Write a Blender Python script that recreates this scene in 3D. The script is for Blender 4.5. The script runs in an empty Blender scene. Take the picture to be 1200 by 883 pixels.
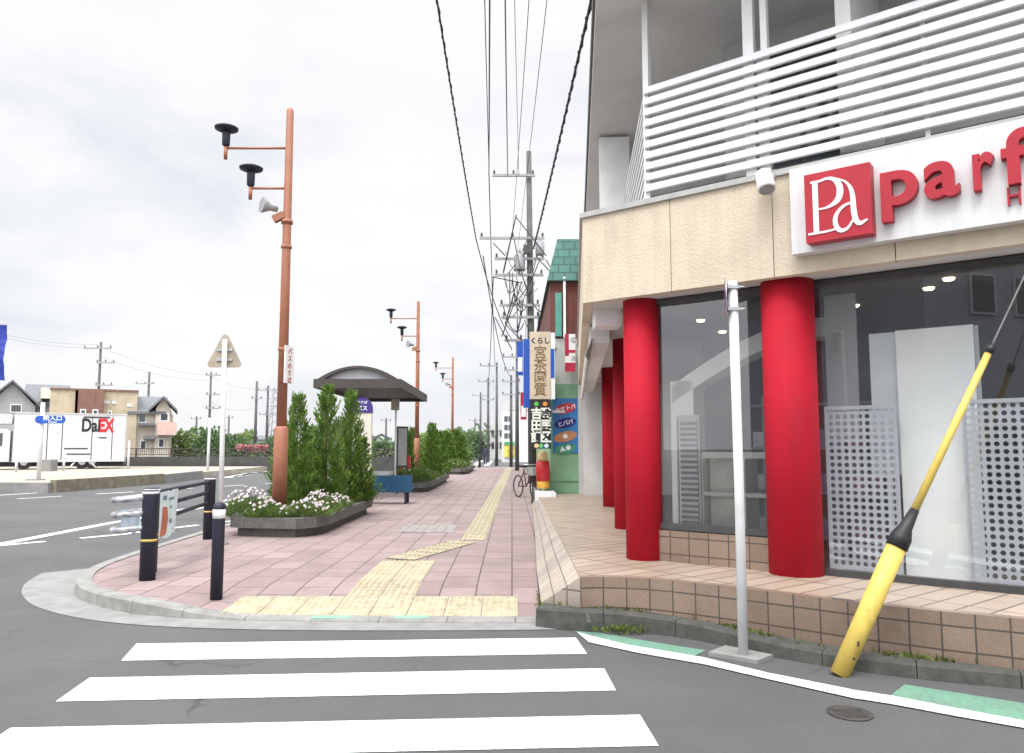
import bpy, bmesh, math, random
from mathutils import Vector, Matrix
R = random.Random(7)
S = bpy.context.scene
COL = S.collection
PI = math.pi
rad = math.radians

# ------------------------------------------------------------------ camera
F, CX, CY, H = 890.0, 600.0, 441.5, 1.55
PITCH = math.atan(82.5 / F)
cp, sp = math.cos(PITCH), math.sin(PITCH)
cd = bpy.data.cameras.new('camera'); cam = bpy.data.objects.new('camera', cd); COL.objects.link(cam)
cd.sensor_width = 36; cd.lens = F / 1200 * 36; cd.clip_end = 2000; cd.clip_start = .05
cam.location = (0, 0, H); cam.rotation_euler = (PI / 2 + PITCH, 0, 0)
S.camera = cam

def ray(px, py):
    x, y = (px - CX) / F, (CY - py) / F
    return Vector((x, cp - sp * y, sp + cp * y))
def at(px, py, Y=None, z=None):
    d = ray(px, py)
    k = (Y / d.y) if Y is not None else ((z - H) / d.z)
    return Vector((d.x * k, d.y * k, H + d.z * k))

# ------------------------------------------------------------------ materials
MATS = {}
def newmat(name):
    m = bpy.data.materials.new(name); m.use_nodes = True
    nt = m.node_tree; b = nt.nodes['Principled BSDF']
    MATS[name] = m
    return m, nt, b
def N(nt, t, **kw):
    n = nt.nodes.new(t)
    for k, v in kw.items(): setattr(n, k, v)
    return n
def c4(c): return (c[0], c[1], c[2], 1)
def mixc(nt, a, b, fac, mode='MIX'):
    m = N(nt, 'ShaderNodeMix', data_type='RGBA', blend_type=mode)
    for sock, v in ((m.inputs[6], a), (m.inputs[7], b), (m.inputs[0], fac)):
        if hasattr(v, 'is_linked'): nt.links.new(v, sock)
        elif isinstance(v, (int, float)): sock.default_value = v
        else: sock.default_value = c4(v)
    return m.outputs[2]
def noise(nt, scale, detail=3, rough=.55, vec=None, dist=0):
    n = N(nt, 'ShaderNodeTexNoise'); n.inputs['Scale'].default_value = scale
    n.inputs['Detail'].default_value = detail; n.inputs['Roughness'].default_value = rough; n.inputs['Distortion'].default_value = dist
    if vec is None: vec = N(nt, 'ShaderNodeTexCoord').outputs['Object']
    nt.links.new(vec, n.inputs['Vector'])
    return n.outputs['Fac']
def ramp(nt, fac, stops):
    r = N(nt, 'ShaderNodeValToRGB'); e = r.color_ramp.elements
    while len(e) < len(stops): e.new(.5)
    for el, (p, c) in zip(e, stops):
        el.position = p; el.color = c4(c) if not isinstance(c, (int, float)) else (c, c, c, 1)
    nt.links.new(fac, r.inputs[0]); return r.outputs[0]
def bumpit(nt, b, h, strength=.3, dist=.01):
    n = N(nt, 'ShaderNodeBump'); n.inputs['Strength'].default_value = strength; n.inputs['Distance'].default_value = dist
    nt.links.new(h, n.inputs['Height']); nt.links.new(n.outputs[0], b.inputs['Normal'])
def mat(name, col, rough=.6, var=.12, scale=6, bump=0, metal=0, spec=.5, dirt=0, fine=0, streak=0):
    if name in MATS: return MATS[name]
    m, nt, b = newmat(name)
    lo = tuple(max(0, c * (1 - var)) for c in col); hi = tuple(min(1, c * (1 + var)) for c in col)
    f = noise(nt, scale, 5)
    c = ramp(nt, f, [(.3, lo), (.7, hi)])
    if dirt:
        g = noise(nt, scale * .35, 6, .7, dist=.6)
        d = ramp(nt, g, [(.5, 0), (.72, 1)])
        mul = N(nt, 'ShaderNodeMath', operation='MULTIPLY'); nt.links.new(d, mul.inputs[0]); mul.inputs[1].default_value = dirt
        c = mixc(nt, c, tuple(x * .45 + .02 for x in col), mul.outputs[0])
    if streak:
        tc = N(nt, 'ShaderNodeTexCoord'); mp = N(nt, 'ShaderNodeMapping'); nt.links.new(tc.outputs['Object'], mp.inputs[0]); mp.inputs['Scale'].default_value = (9, 9, .55)
        g = noise(nt, 1.6, 5, .65, mp.outputs[0]); g2 = noise(nt, .9, 3)
        mu = N(nt, 'ShaderNodeMath', operation='MULTIPLY'); nt.links.new(ramp(nt, g, [(.48, 0), (.72, 1)]), mu.inputs[0]); nt.links.new(ramp(nt, g2, [(.35, .2), (.6, streak)]), mu.inputs[1])
        c = mixc(nt, c, tuple(x * .5 + .01 for x in col), mu.outputs[0])
    if fine:
        g = noise(nt, 240, 2)
        c = mixc(nt, c, ramp(nt, g, [(.35, 1 - fine), (.65, 1 + fine)]), 1.0, 'MULTIPLY')
    nt.links.new(c, b.inputs['Base Color'])
    b.inputs['Roughness'].default_value = rough; b.inputs['Metallic'].default_value = metal
    b.inputs['Specular IOR Level'].default_value = spec
    if bump: bumpit(nt, b, noise(nt, scale * 6, 5), bump, .01)
    return m
def emat(name, col, st):
    m, nt, b = newmat(name)
    b.inputs['Base Color'].default_value = c4(col); b.inputs['Emission Color'].default_value = c4(col); b.inputs['Emission Strength'].default_value = st
    return m
def tilemat(name, c1, c2, grout, w, h, off=0., mort=.006, rough=.55, uv=False, rot=0, bias=0., dirt=.3, bump=.25, sq=1):
    m, nt, b = newmat(name)
    tc = N(nt, 'ShaderNodeTexCoord'); mp = N(nt, 'ShaderNodeMapping')
    nt.links.new(tc.outputs['UV' if uv else 'Object'], mp.inputs[0]); mp.inputs['Rotation'].default_value = (0, 0, rot)
    br = N(nt, 'ShaderNodeTexBrick'); br.offset = off; br.squash = sq
    nt.links.new(mp.outputs[0], br.inputs['Vector'])
    br.inputs['Color1'].default_value = c4(c1); br.inputs['Color2'].default_value = c4(c2); br.inputs['Mortar'].default_value = c4(grout)
    br.inputs['Scale'].default_value = 1; br.inputs['Brick Width'].default_value = w; br.inputs['Row Height'].default_value = h
    br.inputs['Mortar Size'].default_value = mort; br.inputs['Mortar Smooth'].default_value = .15; br.inputs['Bias'].default_value = bias
    c = br.outputs['Color']
    g = ramp(nt, noise(nt, 1.3, 6, .65, dist=.5), [(.42, 1), (.75, 1 - dirt)])
    c = mixc(nt, c, g, 1., 'MULTIPLY')
    g2 = ramp(nt, noise(nt, 60, 3), [(.3, .88), (.7, 1.1)])
    c = mixc(nt, c, g2, 1., 'MULTIPLY')
    nt.links.new(c, b.inputs['Base Color']); b.inputs['Roughness'].default_value = rough
    inv = N(nt, 'ShaderNodeMath', operation='SUBTRACT'); inv.inputs[0].default_value = 1; nt.links.new(br.outputs['Fac'], inv.inputs[1])
    bumpit(nt, b, inv.outputs[0], bump, .006)
    return m

def asphalt():
    m, nt, b = newmat('asphalt')
    sp_ = ramp(nt, noise(nt, 260, 2, .7), [(.3, (.042, .042, .044)), (.55, (.09, .09, .093)), (.78, (.2, .2, .2))])
    lg = ramp(nt, noise(nt, .55, 6, .6, dist=.4), [(.35, .86), (.68, 1.16)])
    c = mixc(nt, sp_, lg, 1., 'MULTIPLY')
    st = ramp(nt, noise(nt, 3.2, 6, .75, dist=1.5), [(.58, 1), (.74, .8)])
    c = mixc(nt, c, st, 1., 'MULTIPLY')
    ag = ramp(nt, noise(nt, 75, 4, .8), [(.3, .78), (.5, 1), (.72, 1.3)])
    c = mixc(nt, c, ag, 1., 'MULTIPLY')
    # cracks: the edges of a distorted cell pattern, broken up by a mask
    tc = N(nt, 'ShaderNodeTexCoord'); nz = N(nt, 'ShaderNodeTexNoise'); nz.inputs['Scale'].default_value = 1.7; nz.inputs['Detail'].default_value = 6; nt.links.new(tc.outputs['Object'], nz.inputs['Vector'])
    ad = N(nt, 'ShaderNodeVectorMath', operation='MULTIPLY_ADD'); nt.links.new(nz.outputs['Color'], ad.inputs[0]); ad.inputs[1].default_value = (.7, .7, 0); nt.links.new(tc.outputs['Object'], ad.inputs[2])
    vo = N(nt, 'ShaderNodeTexVoronoi', feature='DISTANCE_TO_EDGE'); vo.inputs['Scale'].default_value = .42; nt.links.new(ad.outputs[0], vo.inputs['Vector'])
    ck = ramp(nt, vo.outputs['Distance'], [(.002, 1), (.008, 0)]); mk = ramp(nt, noise(nt, .5, 3), [(.5, 0), (.58, .75)])
    mu = N(nt, 'ShaderNodeMath', operation='MULTIPLY'); nt.links.new(ck, mu.inputs[0]); nt.links.new(mk, mu.inputs[1])
    c = mixc(nt, c, (.03, .03, .03), mu.outputs[0])
    nt.links.new(c, b.inputs['Base Color']); b.inputs['Roughness'].default_value = .85
    bumpit(nt, b, noise(nt, 110, 4, .7), .7, .008)
    return m
M_ASPH = asphalt()
def paintmat(name, col, wear=.5, thr=.6):
    m, nt, b = newmat(name)
    g = noise(nt, 34, 6, .75); g2 = noise(nt, 1.6, 4)
    add = N(nt, 'ShaderNodeMath', operation='MULTIPLY_ADD'); nt.links.new(g2, add.inputs[0]); add.inputs[1].default_value = .35; nt.links.new(g, add.inputs[2])
    f = ramp(nt, add.outputs[0], [(thr + .12, 0), (thr + .28, wear)])
    lg = ramp(nt, noise(nt, 5, 5), [(.3, .93), (.7, 1.04)])
    c = mixc(nt, mixc(nt, col, lg, 1., 'MULTIPLY'), (.12, .12, .12), f)
    nt.links.new(c, b.inputs['Base Color']); b.inputs['Roughness'].default_value = .7
    bumpit(nt, b, noise(nt, 120, 3), .25, .004)
    return m
M_WHITELINE = paintmat('white_road_paint', (.72, .72, .71), .6, .53)
M_GREENLINE = paintmat('green_road_paint', (.13, .29, .205), .6, .52)

M = dict(
    conc=mat('pale_concrete', (.225, .223, .216), .85, .15, 5, .3, dirt=.4, fine=.12),
    kerb=mat('kerb_concrete', (.25, .245, .235), .85, .18, 7, .4, dirt=.5, fine=.18),
    darkkerb=mat('mossy_kerb', (.065, .065, .058), .9, .3, 9, .5, dirt=.6, fine=.2),
    granite=mat('planter_stone', (.11, .105, .1), .8, .25, 14, .4, fine=.35),
    soil=mat('soil', (.06, .042, .03), .95, .3, 20, .6),
    navy=mat('navy_paint', (.012, .014, .03), .55, .2, 9, dirt=.15),
    refl=mat('white_band', (.75, .75, .76), .4, .06, 30),
    yellowband=mat('yellow_band', (.6, .42, .1), .5, .1, 20),
    steel=mat('galvanised_steel', (.55, .56, .57), .35, .12, 14, metal=.7),
    lampred=mat('terracotta_paint', (.33, .13, .075), .5, .1, 5, dirt=.35, fine=.06),
    white=mat('white_paint', (.78, .78, .78), .45, .05, 4, dirt=.12),
    whitepole=mat('white_pole_paint', (.62, .62, .635), .5, .07, 6, dirt=.25, fine=.05, streak=.25),
    signback=mat('sign_back', (.36, .31, .235), .6, .12, 9, dirt=.35),
    red=mat('red_paint', (.44, .006, .022), .75, .09, 2.5, dirt=.22, fine=.06, spec=.28, streak=.35),
    yellow=mat('yellow_plastic', (.68, .5, .11), .55, .1, 7, dirt=.45, fine=.08, streak=.35),
    black=mat('black_rubber', (.015, .015, .017), .5, .2, 12),
    palewire=mat('wire_grey', (.22, .22, .24), .6, .1, 3),
    wire=mat('cable_black', (.025, .025, .028), .6, .2, 3),
    grey=mat('grey_metal', (.3, .3, .31), .5, .1, 6, dirt=.2),
    soffit=mat('soffit_board', (.6, .59, .575), .8, .08, 1.2, dirt=.25),
    upper=mat('upper_wall', (.55, .54, .52), .8, .08, 2, .2, dirt=.3),
    cap=mat('cap_metal', (.4, .4, .39), .5, .1, 8, dirt=.45),
    slat=mat('slat_white', (.7, .7, .72), .45, .06, 5, dirt=.22),
    dark=mat('dark_void', (.02, .02, .022), .7, .2, 4),
    frame=mat('dark_frame', (.05, .05, .052), .4, .15, 8),
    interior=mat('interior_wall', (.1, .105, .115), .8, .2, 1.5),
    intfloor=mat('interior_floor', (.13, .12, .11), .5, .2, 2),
    board=mat('white_board', (.78, .8, .8), .6, .05, 2),
    shelfw=mat('shelf_white', (.88, .88, .83), .5, .04, 3),
    polec=mat('pole_concrete', (.1, .1, .1), .85, .15, 3, .2, dirt=.3),
    shelter=mat('shelter_brown', (.055, .045, .042), .5, .15, 6),
    shelterglass=mat('shelter_panel', (.34, .34, .36), .5, .08, 3),
    blue=mat('bench_blue', (.01, .06, .13), .4, .12, 6, dirt=.2),
    signblue=mat('sign_blue', (.01, .08, .42), .45, .08, 4),
    purple=mat('sign_purple', (.05, .03, .2), .4, .1, 8),
    cream=mat('cream_panel', (.66, .62, .54), .5, .06, 3),
    bark=mat('bark', (.09, .06, .04), .9, .3, 16, .6),
    rust=mat('rust_mesh', (.24, .25, .22), .85, .2, 10, dirt=.5),
)
def leafmat(name, c0, c1, c2, sc=2.2):
    m, nt, b = newmat(name)
    f = noise(nt, sc, 4, .7)
    g = noise(nt, 37, 2)
    c = ramp(nt, f, [(.3, c0), (.5, c1), (.7, c2)])
    c = mixc(nt, c, ramp(nt, g, [(.3, .7), (.7, 1.35)]), 1., 'MULTIPLY')
    nt.links.new(c, b.inputs['Base Color']); b.inputs['Roughness'].default_value = .6
    b.inputs['Specular IOR Level'].default_value = .25
    tr = N(nt, 'ShaderNodeBsdfTranslucent'); nt.links.new(c, tr.inputs[0])
    mx = N(nt, 'ShaderNodeMixShader'); mx.inputs[0].default_value = .3
    nt.links.new(b.outputs[0], mx.inputs[1]); nt.links.new(tr.outputs[0], mx.inputs[2])
    nt.links.new(mx.outputs[0], nt.nodes['Material Output'].inputs[0])
    return m
L_CON = leafmat('conifer_leaf', (.055, .11, .024), (.13, .235, .045), (.34, .42, .1), 5)
L_GRASS = leafmat('ground_leaf', (.06, .1, .025), (.12, .19, .05), (.22, .28, .1), 6)
L_TREE = leafmat('tree_leaf', (.07, .12, .055), (.12, .19, .085), (.2, .27, .12), .7)
L_PALE = leafmat('pale_leaf', (.1, .15, .04), (.19, .25, .08), (.27, .32, .12), 1.2)
L_FLOW = leafmat('petal_white', (.6, .46, .52), (.72, .62, .66), (.78, .76, .76), 9)
L_PINK = leafmat('petal_pink', (.5, .16, .2), (.55, .24, .28), (.3, .3, .16), 3)
L_MOSS = leafmat('weed_leaf', (.06, .09, .02), (.1, .14, .03), (.2, .22, .06), 12)

def glassmat(name, tint, ior, rough=.01):
    m, nt, b = newmat(name); nt.nodes.remove(b)
    t = N(nt, 'ShaderNodeBsdfTransparent'); t.inputs[0].default_value = c4(tint)
    g = N(nt, 'ShaderNodeBsdfGlossy'); g.inputs['Roughness'].default_value = rough; g.inputs[0].default_value = (.95, .97, 1, 1)
    fr = N(nt, 'ShaderNodeFresnel'); fr.inputs[0].default_value = ior
    mx = N(nt, 'ShaderNodeMixShader'); nt.links.new(fr.outputs[0], mx.inputs[0]); nt.links.new(t.outputs[0], mx.inputs[1]); nt.links.new(g.outputs[0], mx.inputs[2])
    # pale haze mixed over the pane to veil the dark interior
    df = N(nt, 'ShaderNodeBsdfDiffuse'); df.inputs[0].default_value = (.6, .62, .64, 1); m2 = N(nt, 'ShaderNodeMixShader')
    nt.links.new(ramp(nt, noise(nt, 1.4, 5, .7, dist=.8), [(.35, .006), (.75, .035)]), m2.inputs[0]); nt.links.new(mx.outputs[0], m2.inputs[1]); nt.links.new(df.outputs[0], m2.inputs[2])
    nt.links.new(m2.outputs[0], nt.nodes['Material Output'].inputs[0])
    return m
GLASS = glassmat('shop_glass', (.96, .97, .97), 1.95)
M_PANE = mat('window_pane', (.045, .055, .065), .08, .2, .6, spec=.8)

# ------------------------------------------------------------------ mesh helpers
def new(): return bmesh.new()
def quad(bm, pts):
    return bm.faces.new([bm.verts.new(p) for p in pts])
def prism(bm, poly, z0, z1, uv=False):
    n = len(poly)
    zf0 = (lambda i: z0[i]) if isinstance(z0, (list, tuple)) else (lambda i: z0)
    zf1 = (lambda i: z1[i]) if isinstance(z1, (list, tuple)) else (lambda i: z1)
    a = [bm.verts.new((p[0], p[1], zf0(i))) for i, p in enumerate(poly)]
    b = [bm.verts.new((p[0], p[1], zf1(i))) for i, p in enumerate(poly)]
    bm.faces.new(b); bm.faces.new(a[::-1])
    for i in range(n):
        j = (i + 1) % n; bm.faces.new((a[i], a[j], b[j], b[i]))
def box(bm, x0, x1, y0, y1, z0, z1):
    prism(bm, [(x0, y0), (x1, y0), (x1, y1), (x0, y1)], z0, z1)
def obox(bm, c, ux, uy, uz, sx, sy, sz):
    """oriented box, centre c, half sizes along the three axis vectors"""
    c = Vector(c); X = Vector(ux).normalized() * sx; Y = Vector(uy).normalized() * sy; Z = Vector(uz).normalized() * sz
    v = [bm.verts.new(c + a * X + b * Y + d * Z) for d in (-1, 1) for b in (-1, 1) for a in (-1, 1)]
    for f in ((0, 2, 3, 1), (4, 5, 7, 6), (0, 1, 5, 4), (2, 6, 7, 3), (0, 4, 6, 2), (1, 3, 7, 5)):
        bm.faces.new([v[i] for i in f])
def tube(bm, pts, r, seg=8, cap=True):
    pts = [Vector(p) for p in pts]; n = len(pts)
    rr = r if isinstance(r, (list, tuple)) else [r] * n
    rings = []; prev = None
    for i, p in enumerate(pts):
        d = (pts[min(i + 1, n - 1)] - pts[max(i - 1, 0)]).normalized()
        if prev is None:
            up = Vector((0, 0, 1)) if abs(d.z) < .9 else Vector((0, 1, 0))
            a = d.cross(up).normalized()
        else:
            a = (prev - d * prev.dot(d)).normalized()
        prev = a; b = d.cross(a)
        rings.append([bm.verts.new(p + (a * math.cos(2 * PI * k / seg) + b * math.sin(2 * PI * k / seg)) * rr[i]) for k in range(seg)])
    for i in range(n - 1):
        for k in range(seg):
            f = bm.faces.new((rings[i][k], rings[i][(k + 1) % seg], rings[i + 1][(k + 1) % seg], rings[i + 1][k])); f.smooth = True
    if cap:
        bm.faces.new(rings[0][::-1]); bm.faces.new(rings[-1])
def lathe(bm, c, prof, seg=24):
    c = Vector(c)
    rings = [[bm.verts.new(c + Vector((r * math.cos(2 * PI * k / seg), r * math.sin(2 * PI * k / seg), z))) for k in range(seg)] for r, z in prof]
    for i in range(len(prof) - 1):
        for k in range(seg):
            f = bm.faces.new((rings[i][k], rings[i][(k + 1) % seg], rings[i + 1][(k + 1) % seg], rings[i + 1][k])); f.smooth = True
    bm.faces.new(rings[0][::-1]); bm.faces.new(rings[-1])
def sheet(bm, pts, z):
    quad(bm, [(p[0], p[1], z) for p in pts])
LOC = {}
def obj(name, bm, m, parent=None, bevel=0, origin=None):
    if bevel: bmesh.ops.bevel(bm, geom=[e for e in bm.edges if len(e.link_faces) == 2 and e.calc_face_angle(0) > .6], offset=bevel, segments=2, affect='EDGES', clamp_overlap=True)
    bmesh.ops.recalc_face_normals(bm, faces=bm.faces[:])
    base = LOC[parent.name] if parent else (Vector(origin) if origin is not None else Vector((0, 0, 0)))
    bmesh.ops.translate(bm, vec=-base, verts=bm.verts)
    me = bpy.data.meshes.new(name); bm.to_mesh(me); bm.free()
    if isinstance(m, (list, tuple)):
        for q in m: me.materials.append(q)
    else: me.materials.append(m)
    o = bpy.data.objects.new(name, me); COL.objects.link(o)
    if parent: o.parent = parent
    else: o.location = base
    LOC[o.name] = base
    return o
def thing(name, label, cat, loc=(0, 0, 0), group=None):
    o = bpy.data.objects.new(name, None); COL.objects.link(o); o.location = loc; o.empty_display_size = .2
    LOC[o.name] = Vector(loc)
    o['label'] = label; o['category'] = cat
    if group: o['group'] = group
    return o
def tag(o, label, cat, group=None, kind=None):
    o['label'] = label; o['category'] = cat
    if group: o['group'] = group
    if kind: o['kind'] = kind
    return o
def struct(name, bm, m, origin=None):
    o = obj(name, bm, m, origin=origin); o['kind'] = 'structure'; return o
def stuff(name, bm, m, label, cat):
    o = obj(name, bm, m); o['kind'] = 'stuff'; o['label'] = label; o['category'] = cat; return o
def dup(root, loc, label=None, scale=None, rotz=0):
    r = root.copy(); COL.objects.link(r); r.location = loc; LOC[r.name] = Vector(loc); r.rotation_euler.z = rotz
    if label: r['label'] = label
    if scale: r.scale = scale if isinstance(scale, (tuple, list)) else (scale,) * 3
    for ch in list(root.children):
        c = ch.copy(); COL.objects.link(c); c.parent = r
        for g in list(ch.children):
            d = g.copy(); COL.objects.link(d); d.parent = c
    return r
def text_into(bm, s, origin, ux, uz, h, depth=.004, bold=0, wid=1.0, align='LEFT', tight=False):
    """lettering of cap height about 0.7 h written from origin along ux, up along uz, standing depth proud of the plane"""
    c = bpy.data.curves.new('lettering', 'FONT'); c.body = s; c.size = 1; c.extrude = depth / 2 / h; c.offset = bold; c.align_x = align
    c.resolution_u = 8 if bold > .022 else 3
    o = bpy.data.objects.new('lettering', c); COL.objects.link(o)
    dg = bpy.context.evaluated_depsgraph_get(); me = o.evaluated_get(dg).to_mesh()
    ux = Vector(ux).normalized(); uz = Vector(uz).normalized(); nn = ux.cross(uz)
    vs = [bm.verts.new(Vector(origin) + ux * (v.co.x * h * wid) + uz * (v.co.y * h) + nn * (v.co.z * h + depth / 2)) for v in me.vertices]
    for p in me.polygons:
        try: bm.faces.new([vs[i] for i in p.vertices])
        except ValueError: pass
    o.evaluated_get(dg).to_mesh_clear(); bpy.data.objects.remove(o); bpy.data.curves.remove(c)

# ------------------------------------------------------------------ ground, road
bm = new(); box(bm, -400, 400, -300, 500, -.6, -.03); struct('ground', bm, mat('far_ground', (.2, .2, .17), .95, .3, .05))
bm = new(); sheet(bm, [(-70, -40), (40, -40), (40, 130), (-70, 130)], 0); struct('road', bm, M_ASPH)

def hgt(x, y):
    """pavement level: dropped to the road at the crossing, full kerb height away from it"""
    a = min(1, max(0, (y - 6.85) / 1.5)); b = min(1, max(0, (-2.2 - x) / 1.4))
    a = a * a * (3 - 2 * a); b = b * b * (3 - 2 * b)
    return .03 + .1 * max(a, b)
OUT = [(-5.4, 54), (-5.4, 20), (-5.25, 13), (-5.12, 10), (-5.0, 9.1), (-4.75, 8.4), (-4.42, 7.87), (-4.02, 7.5), (-3.5, 7.16), (-3.0, 6.98), (-2.4, 6.88), (-1.5, 6.83), (-.7, 6.8), (.34, 6.78)]
def smooth(poly, it=2):
    for _ in range(it):
        q = [poly[0]]
        for a, b in zip(poly, poly[1:]):
            q += [(a[0] * .75 + b[0] * .25, a[1] * .75 + b[1] * .25), (a[0] * .25 + b[0] * .75, a[1] * .25 + b[1] * .75)]
        poly = q + [poly[-1]]
    return poly
OUT = smooth(OUT)
def offset(poly, d):
    res = []
    for i, p in enumerate(poly):
        a = Vector(poly[max(0, i - 1)]); b = Vector(poly[min(len(poly) - 1, i + 1)])
        t = (b - a).normalized(); n = Vector((-t.y, t.x)); res.append((p[0] + n.x * d, p[1] + n.y * d))
    return res
INN = offset(OUT, .16)
RIGHT = [(.34, 6.93), (.26, 7.4), (.28, 9), (.36, 12), (.5, 20), (.62, 24), (.9, 34), (.9, 54)]
bm = new()
f = bm.faces.new([bm.verts.new((p[0], p[1], 0)) for p in INN[:-1] + RIGHT])
def cut(co, no):
    g = bm.verts[:] + bm.edges[:] + bm.faces[:]
    bmesh.ops.bisect_plane(bm, geom=g, plane_co=co, plane_no=no)
for i in range(14): cut((-4.9 + i * .25, 0, 0), (1, 0, 0))
for i in range(13): cut((0, 6.9 + i * .15, 0), (0, 1, 0))
for v in bm.verts: v.co.z = hgt(v.co.x, v.co.y)
bmesh.ops.triangulate(bm, faces=bm.faces[:])
M_PAVE = tilemat('pink_pavers', (.31, .235, .228), (.255, .188, .185), (.085, .065, .063), .33, .66, .5, .008, .75, dirt=.28, rot=PI / 2 * 0)
# running-bond pavers laid along the street
mp = [n for n in M_PAVE.node_tree.nodes if n.type == 'MAPPING'][0]; mp.inputs['Rotation'].default_value = (0, 0, PI / 2)
br = [n for n in M_PAVE.node_tree.nodes if n.type == 'TEX_BRICK'][0]; br.inputs['Brick Width'].default_value = .55; br.inputs['Row Height'].default_value = .36
struct('sidewalk', bm, M_PAVE)

def kerbstrip(bm, outer, w, hf, z0=0., proud=.012, seg=.6, gap=.006):
    inner = offset(outer, w)
    # resample into kerb stones
    L = [0]
    for a, b in zip(outer, outer[1:]): L.append(L[-1] + (Vector(b) - Vector(a)).length)
    def P(poly, s):
        for i in range(len(L) - 1):
            if s <= L[i + 1] or i == len(L) - 2:
                k = (s - L[i]) / max(1e-6, L[i + 1] - L[i]); return Vector(poly[i]).lerp(Vector(poly[i + 1]), min(1, max(0, k)))
    s = 0
    while s < L[-1] - .02:
        e = min(L[-1], s + seg)
        k = 4; prev = None
        for i in range(k + 1):
            u = s + gap / 2 + (e - s - gap) * i / k
            o_, i_ = P(outer, u), P(inner, u); h_ = hf(i_.x, i_.y) + proud
            ch = (i_ - o_) * .12
            ring = [bm.verts.new((o_.x, o_.y, z0)), bm.verts.new((o_.x + ch.x * .6, o_.y + ch.y * .6, h_ - .015)), bm.verts.new((o_.x + ch.x * 1.4, o_.y + ch.y * 1.4, h_)), bm.verts.new((i_.x, i_.y, h_)), bm.verts.new((i_.x, i_.y, z0))]
            if prev:
                for q in range(4): bm.faces.new((prev[q], ring[q], ring[q + 1], prev[q + 1]))
            else: bm.faces.new(ring)
            prev = ring
        bm.faces.new(prev[::-1]); s = e
bm = new(); kerbstrip(bm, OUT, .16, hgt); struct('kerb', bm, M['kerb'])

# concrete gutter apron round the corner
APX = [(50, 672), (30, 683), (24, 693), (28, 702), (40, 712), (91, 726), (176, 735), (320, 739.5), (480, 740), (640, 739), (692, 737)]
ap = smooth([tuple(at(x, y, z=0).xy) for x, y in APX], 2)
inn = [(-5.1, 10), (-4.98, 9.1), (-4.73, 8.4), (-4.4, 7.87), (-4.0, 7.5), (-3.5, 7.16), (-3.0, 6.98), (-2.4, 6.88), (-1.5, 6.83), (-.7, 6.8), (.34, 6.78), (.66, 6.72)]
bm = new()
n = 60
def resamp(poly, n):
    L = [0]
    for a, b in zip(poly, poly[1:]): L.append(L[-1] + (Vector(b) - Vector(a)).length)
    out = []
    for k in range(n + 1):
        s = L[-1] * k / n
        for i in range(len(L) - 1):
            if s <= L[i + 1] + 1e-9:
                out.append(Vector(poly[i]).lerp(Vector(poly[i + 1]), (s - L[i]) / max(1e-9, L[i + 1] - L[i]))); break
    return out
A_, B_ = resamp(ap, n), resamp(inn, n)
for i in range(n):
    g = .004
    a0, a1, b0, b1 = A_[i], A_[i + 1], B_[i], B_[i + 1]
    quad(bm, [(a0.x, a0.y, .005), (a1.x, a1.y, .005), (b1.x, b1.y, .022), (b0.x, b0.y, .022)])
struct('gutter', bm, M['conc'])
bm = new()
for a, b in (((372, 719.5), (416, 726)), ((466, 719.5), (505, 726))):
    p0, p1 = at(a[0], 719, z=.04), at(b[0], 719, z=.04)
    box(bm, p0.x, p1.x, 6.86, 6.97, .02, .0475)
struct('kerb_marking', bm, mat('mint_paint', (.2, .36, .28), .7, .15, 20))

def gp(pts, z=0.): return [at(x, y, z=z) for x, y in pts]
def paint(bm, pts, z=.004): sheet(bm, gp(pts), z)
bm = new()
S1 = gp([(160, 755), (675, 748), (688, 767), (142, 775)]); S2 = gp([(105, 795), (708, 784), (722, 810), (65, 823)]); S3 = gp([(12, 854), (750, 838.5), (772, 875), (-45, 893)])
for q in (S1, S2, S3): sheet(bm, q, .004)
dv = [(b - a) for a, b in zip(S2, S3)]
for k in (1, 2): sheet(bm, [p + d * k for p, d in zip(S3, dv)], .004)
struct('road_marking', bm, M_WHITELINE)
# edge line in front of the shop
up = [(676, 742), (735, 757), (825, 772), (900, 790), (1000, 810), (1045, 817), (1125, 832.5), (1200, 846.5), (1320, 869)]
lo = [(690, 754), (750, 767), (825, 780), (900, 797.5), (1000, 820), (1045, 827), (1125, 842), (1200, 855), (1320, 879)]
bm = new(); U, Lw = gp(up), gp(lo)
for i in range(len(U) - 1): sheet(bm, [U[i], U[i + 1], Lw[i + 1], Lw[i]], .009)
struct('road_edge_line', bm, M_WHITELINE)
bm = new(); paint(bm, [(670, 740), (700, 742), (770, 754), (828, 763), (812, 770), (735, 757.5)]); paint(bm, [(1060, 803), (1200, 825), (1330, 845), (1330, 870), (1200, 846), (1043, 816.5)])
struct('road_marking', bm, M_GREENLINE)
bm = new()
def line(a, b, w=.15, dash=None, gapl=None):
    a, b = at(*a, z=0), at(*b, z=0); d = (b - a); Ln = d.length; d.normalize(); nrm = Vector((-d.y, d.x, 0)) * w / 2
    s = 0
    while s < Ln:
        e = min(Ln, s + (dash or Ln)); p, q = a + d * s, a + d * e
        sheet(bm, [p - nrm, q - nrm, q + nrm, p + nrm], .004); s = e + (gapl or 0) + 1e-3
line((-40, 646), (136, 612), .22); line((136, 612), (330, 580), .18)
line((-30, 642.5), (150, 626), .16, 1.0, .55); line((150, 625.5), (330, 604), .16, 1.6, .7)
line((205, 599), (243, 592), .16); line((-40, 583), (44, 578), .2)
line((20, 585), (330, 566), .16, 1.4, 1.2)
for k in range(5): line((265 + k * 9, 560 - k * 1.2), (292 + k * 12, 555 - k * 1.2), .45)
for k in range(4): line((528 + k * 14, 546), (540 + k * 12, 540), .45)
struct('road_marking', bm, M_WHITELINE)

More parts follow.
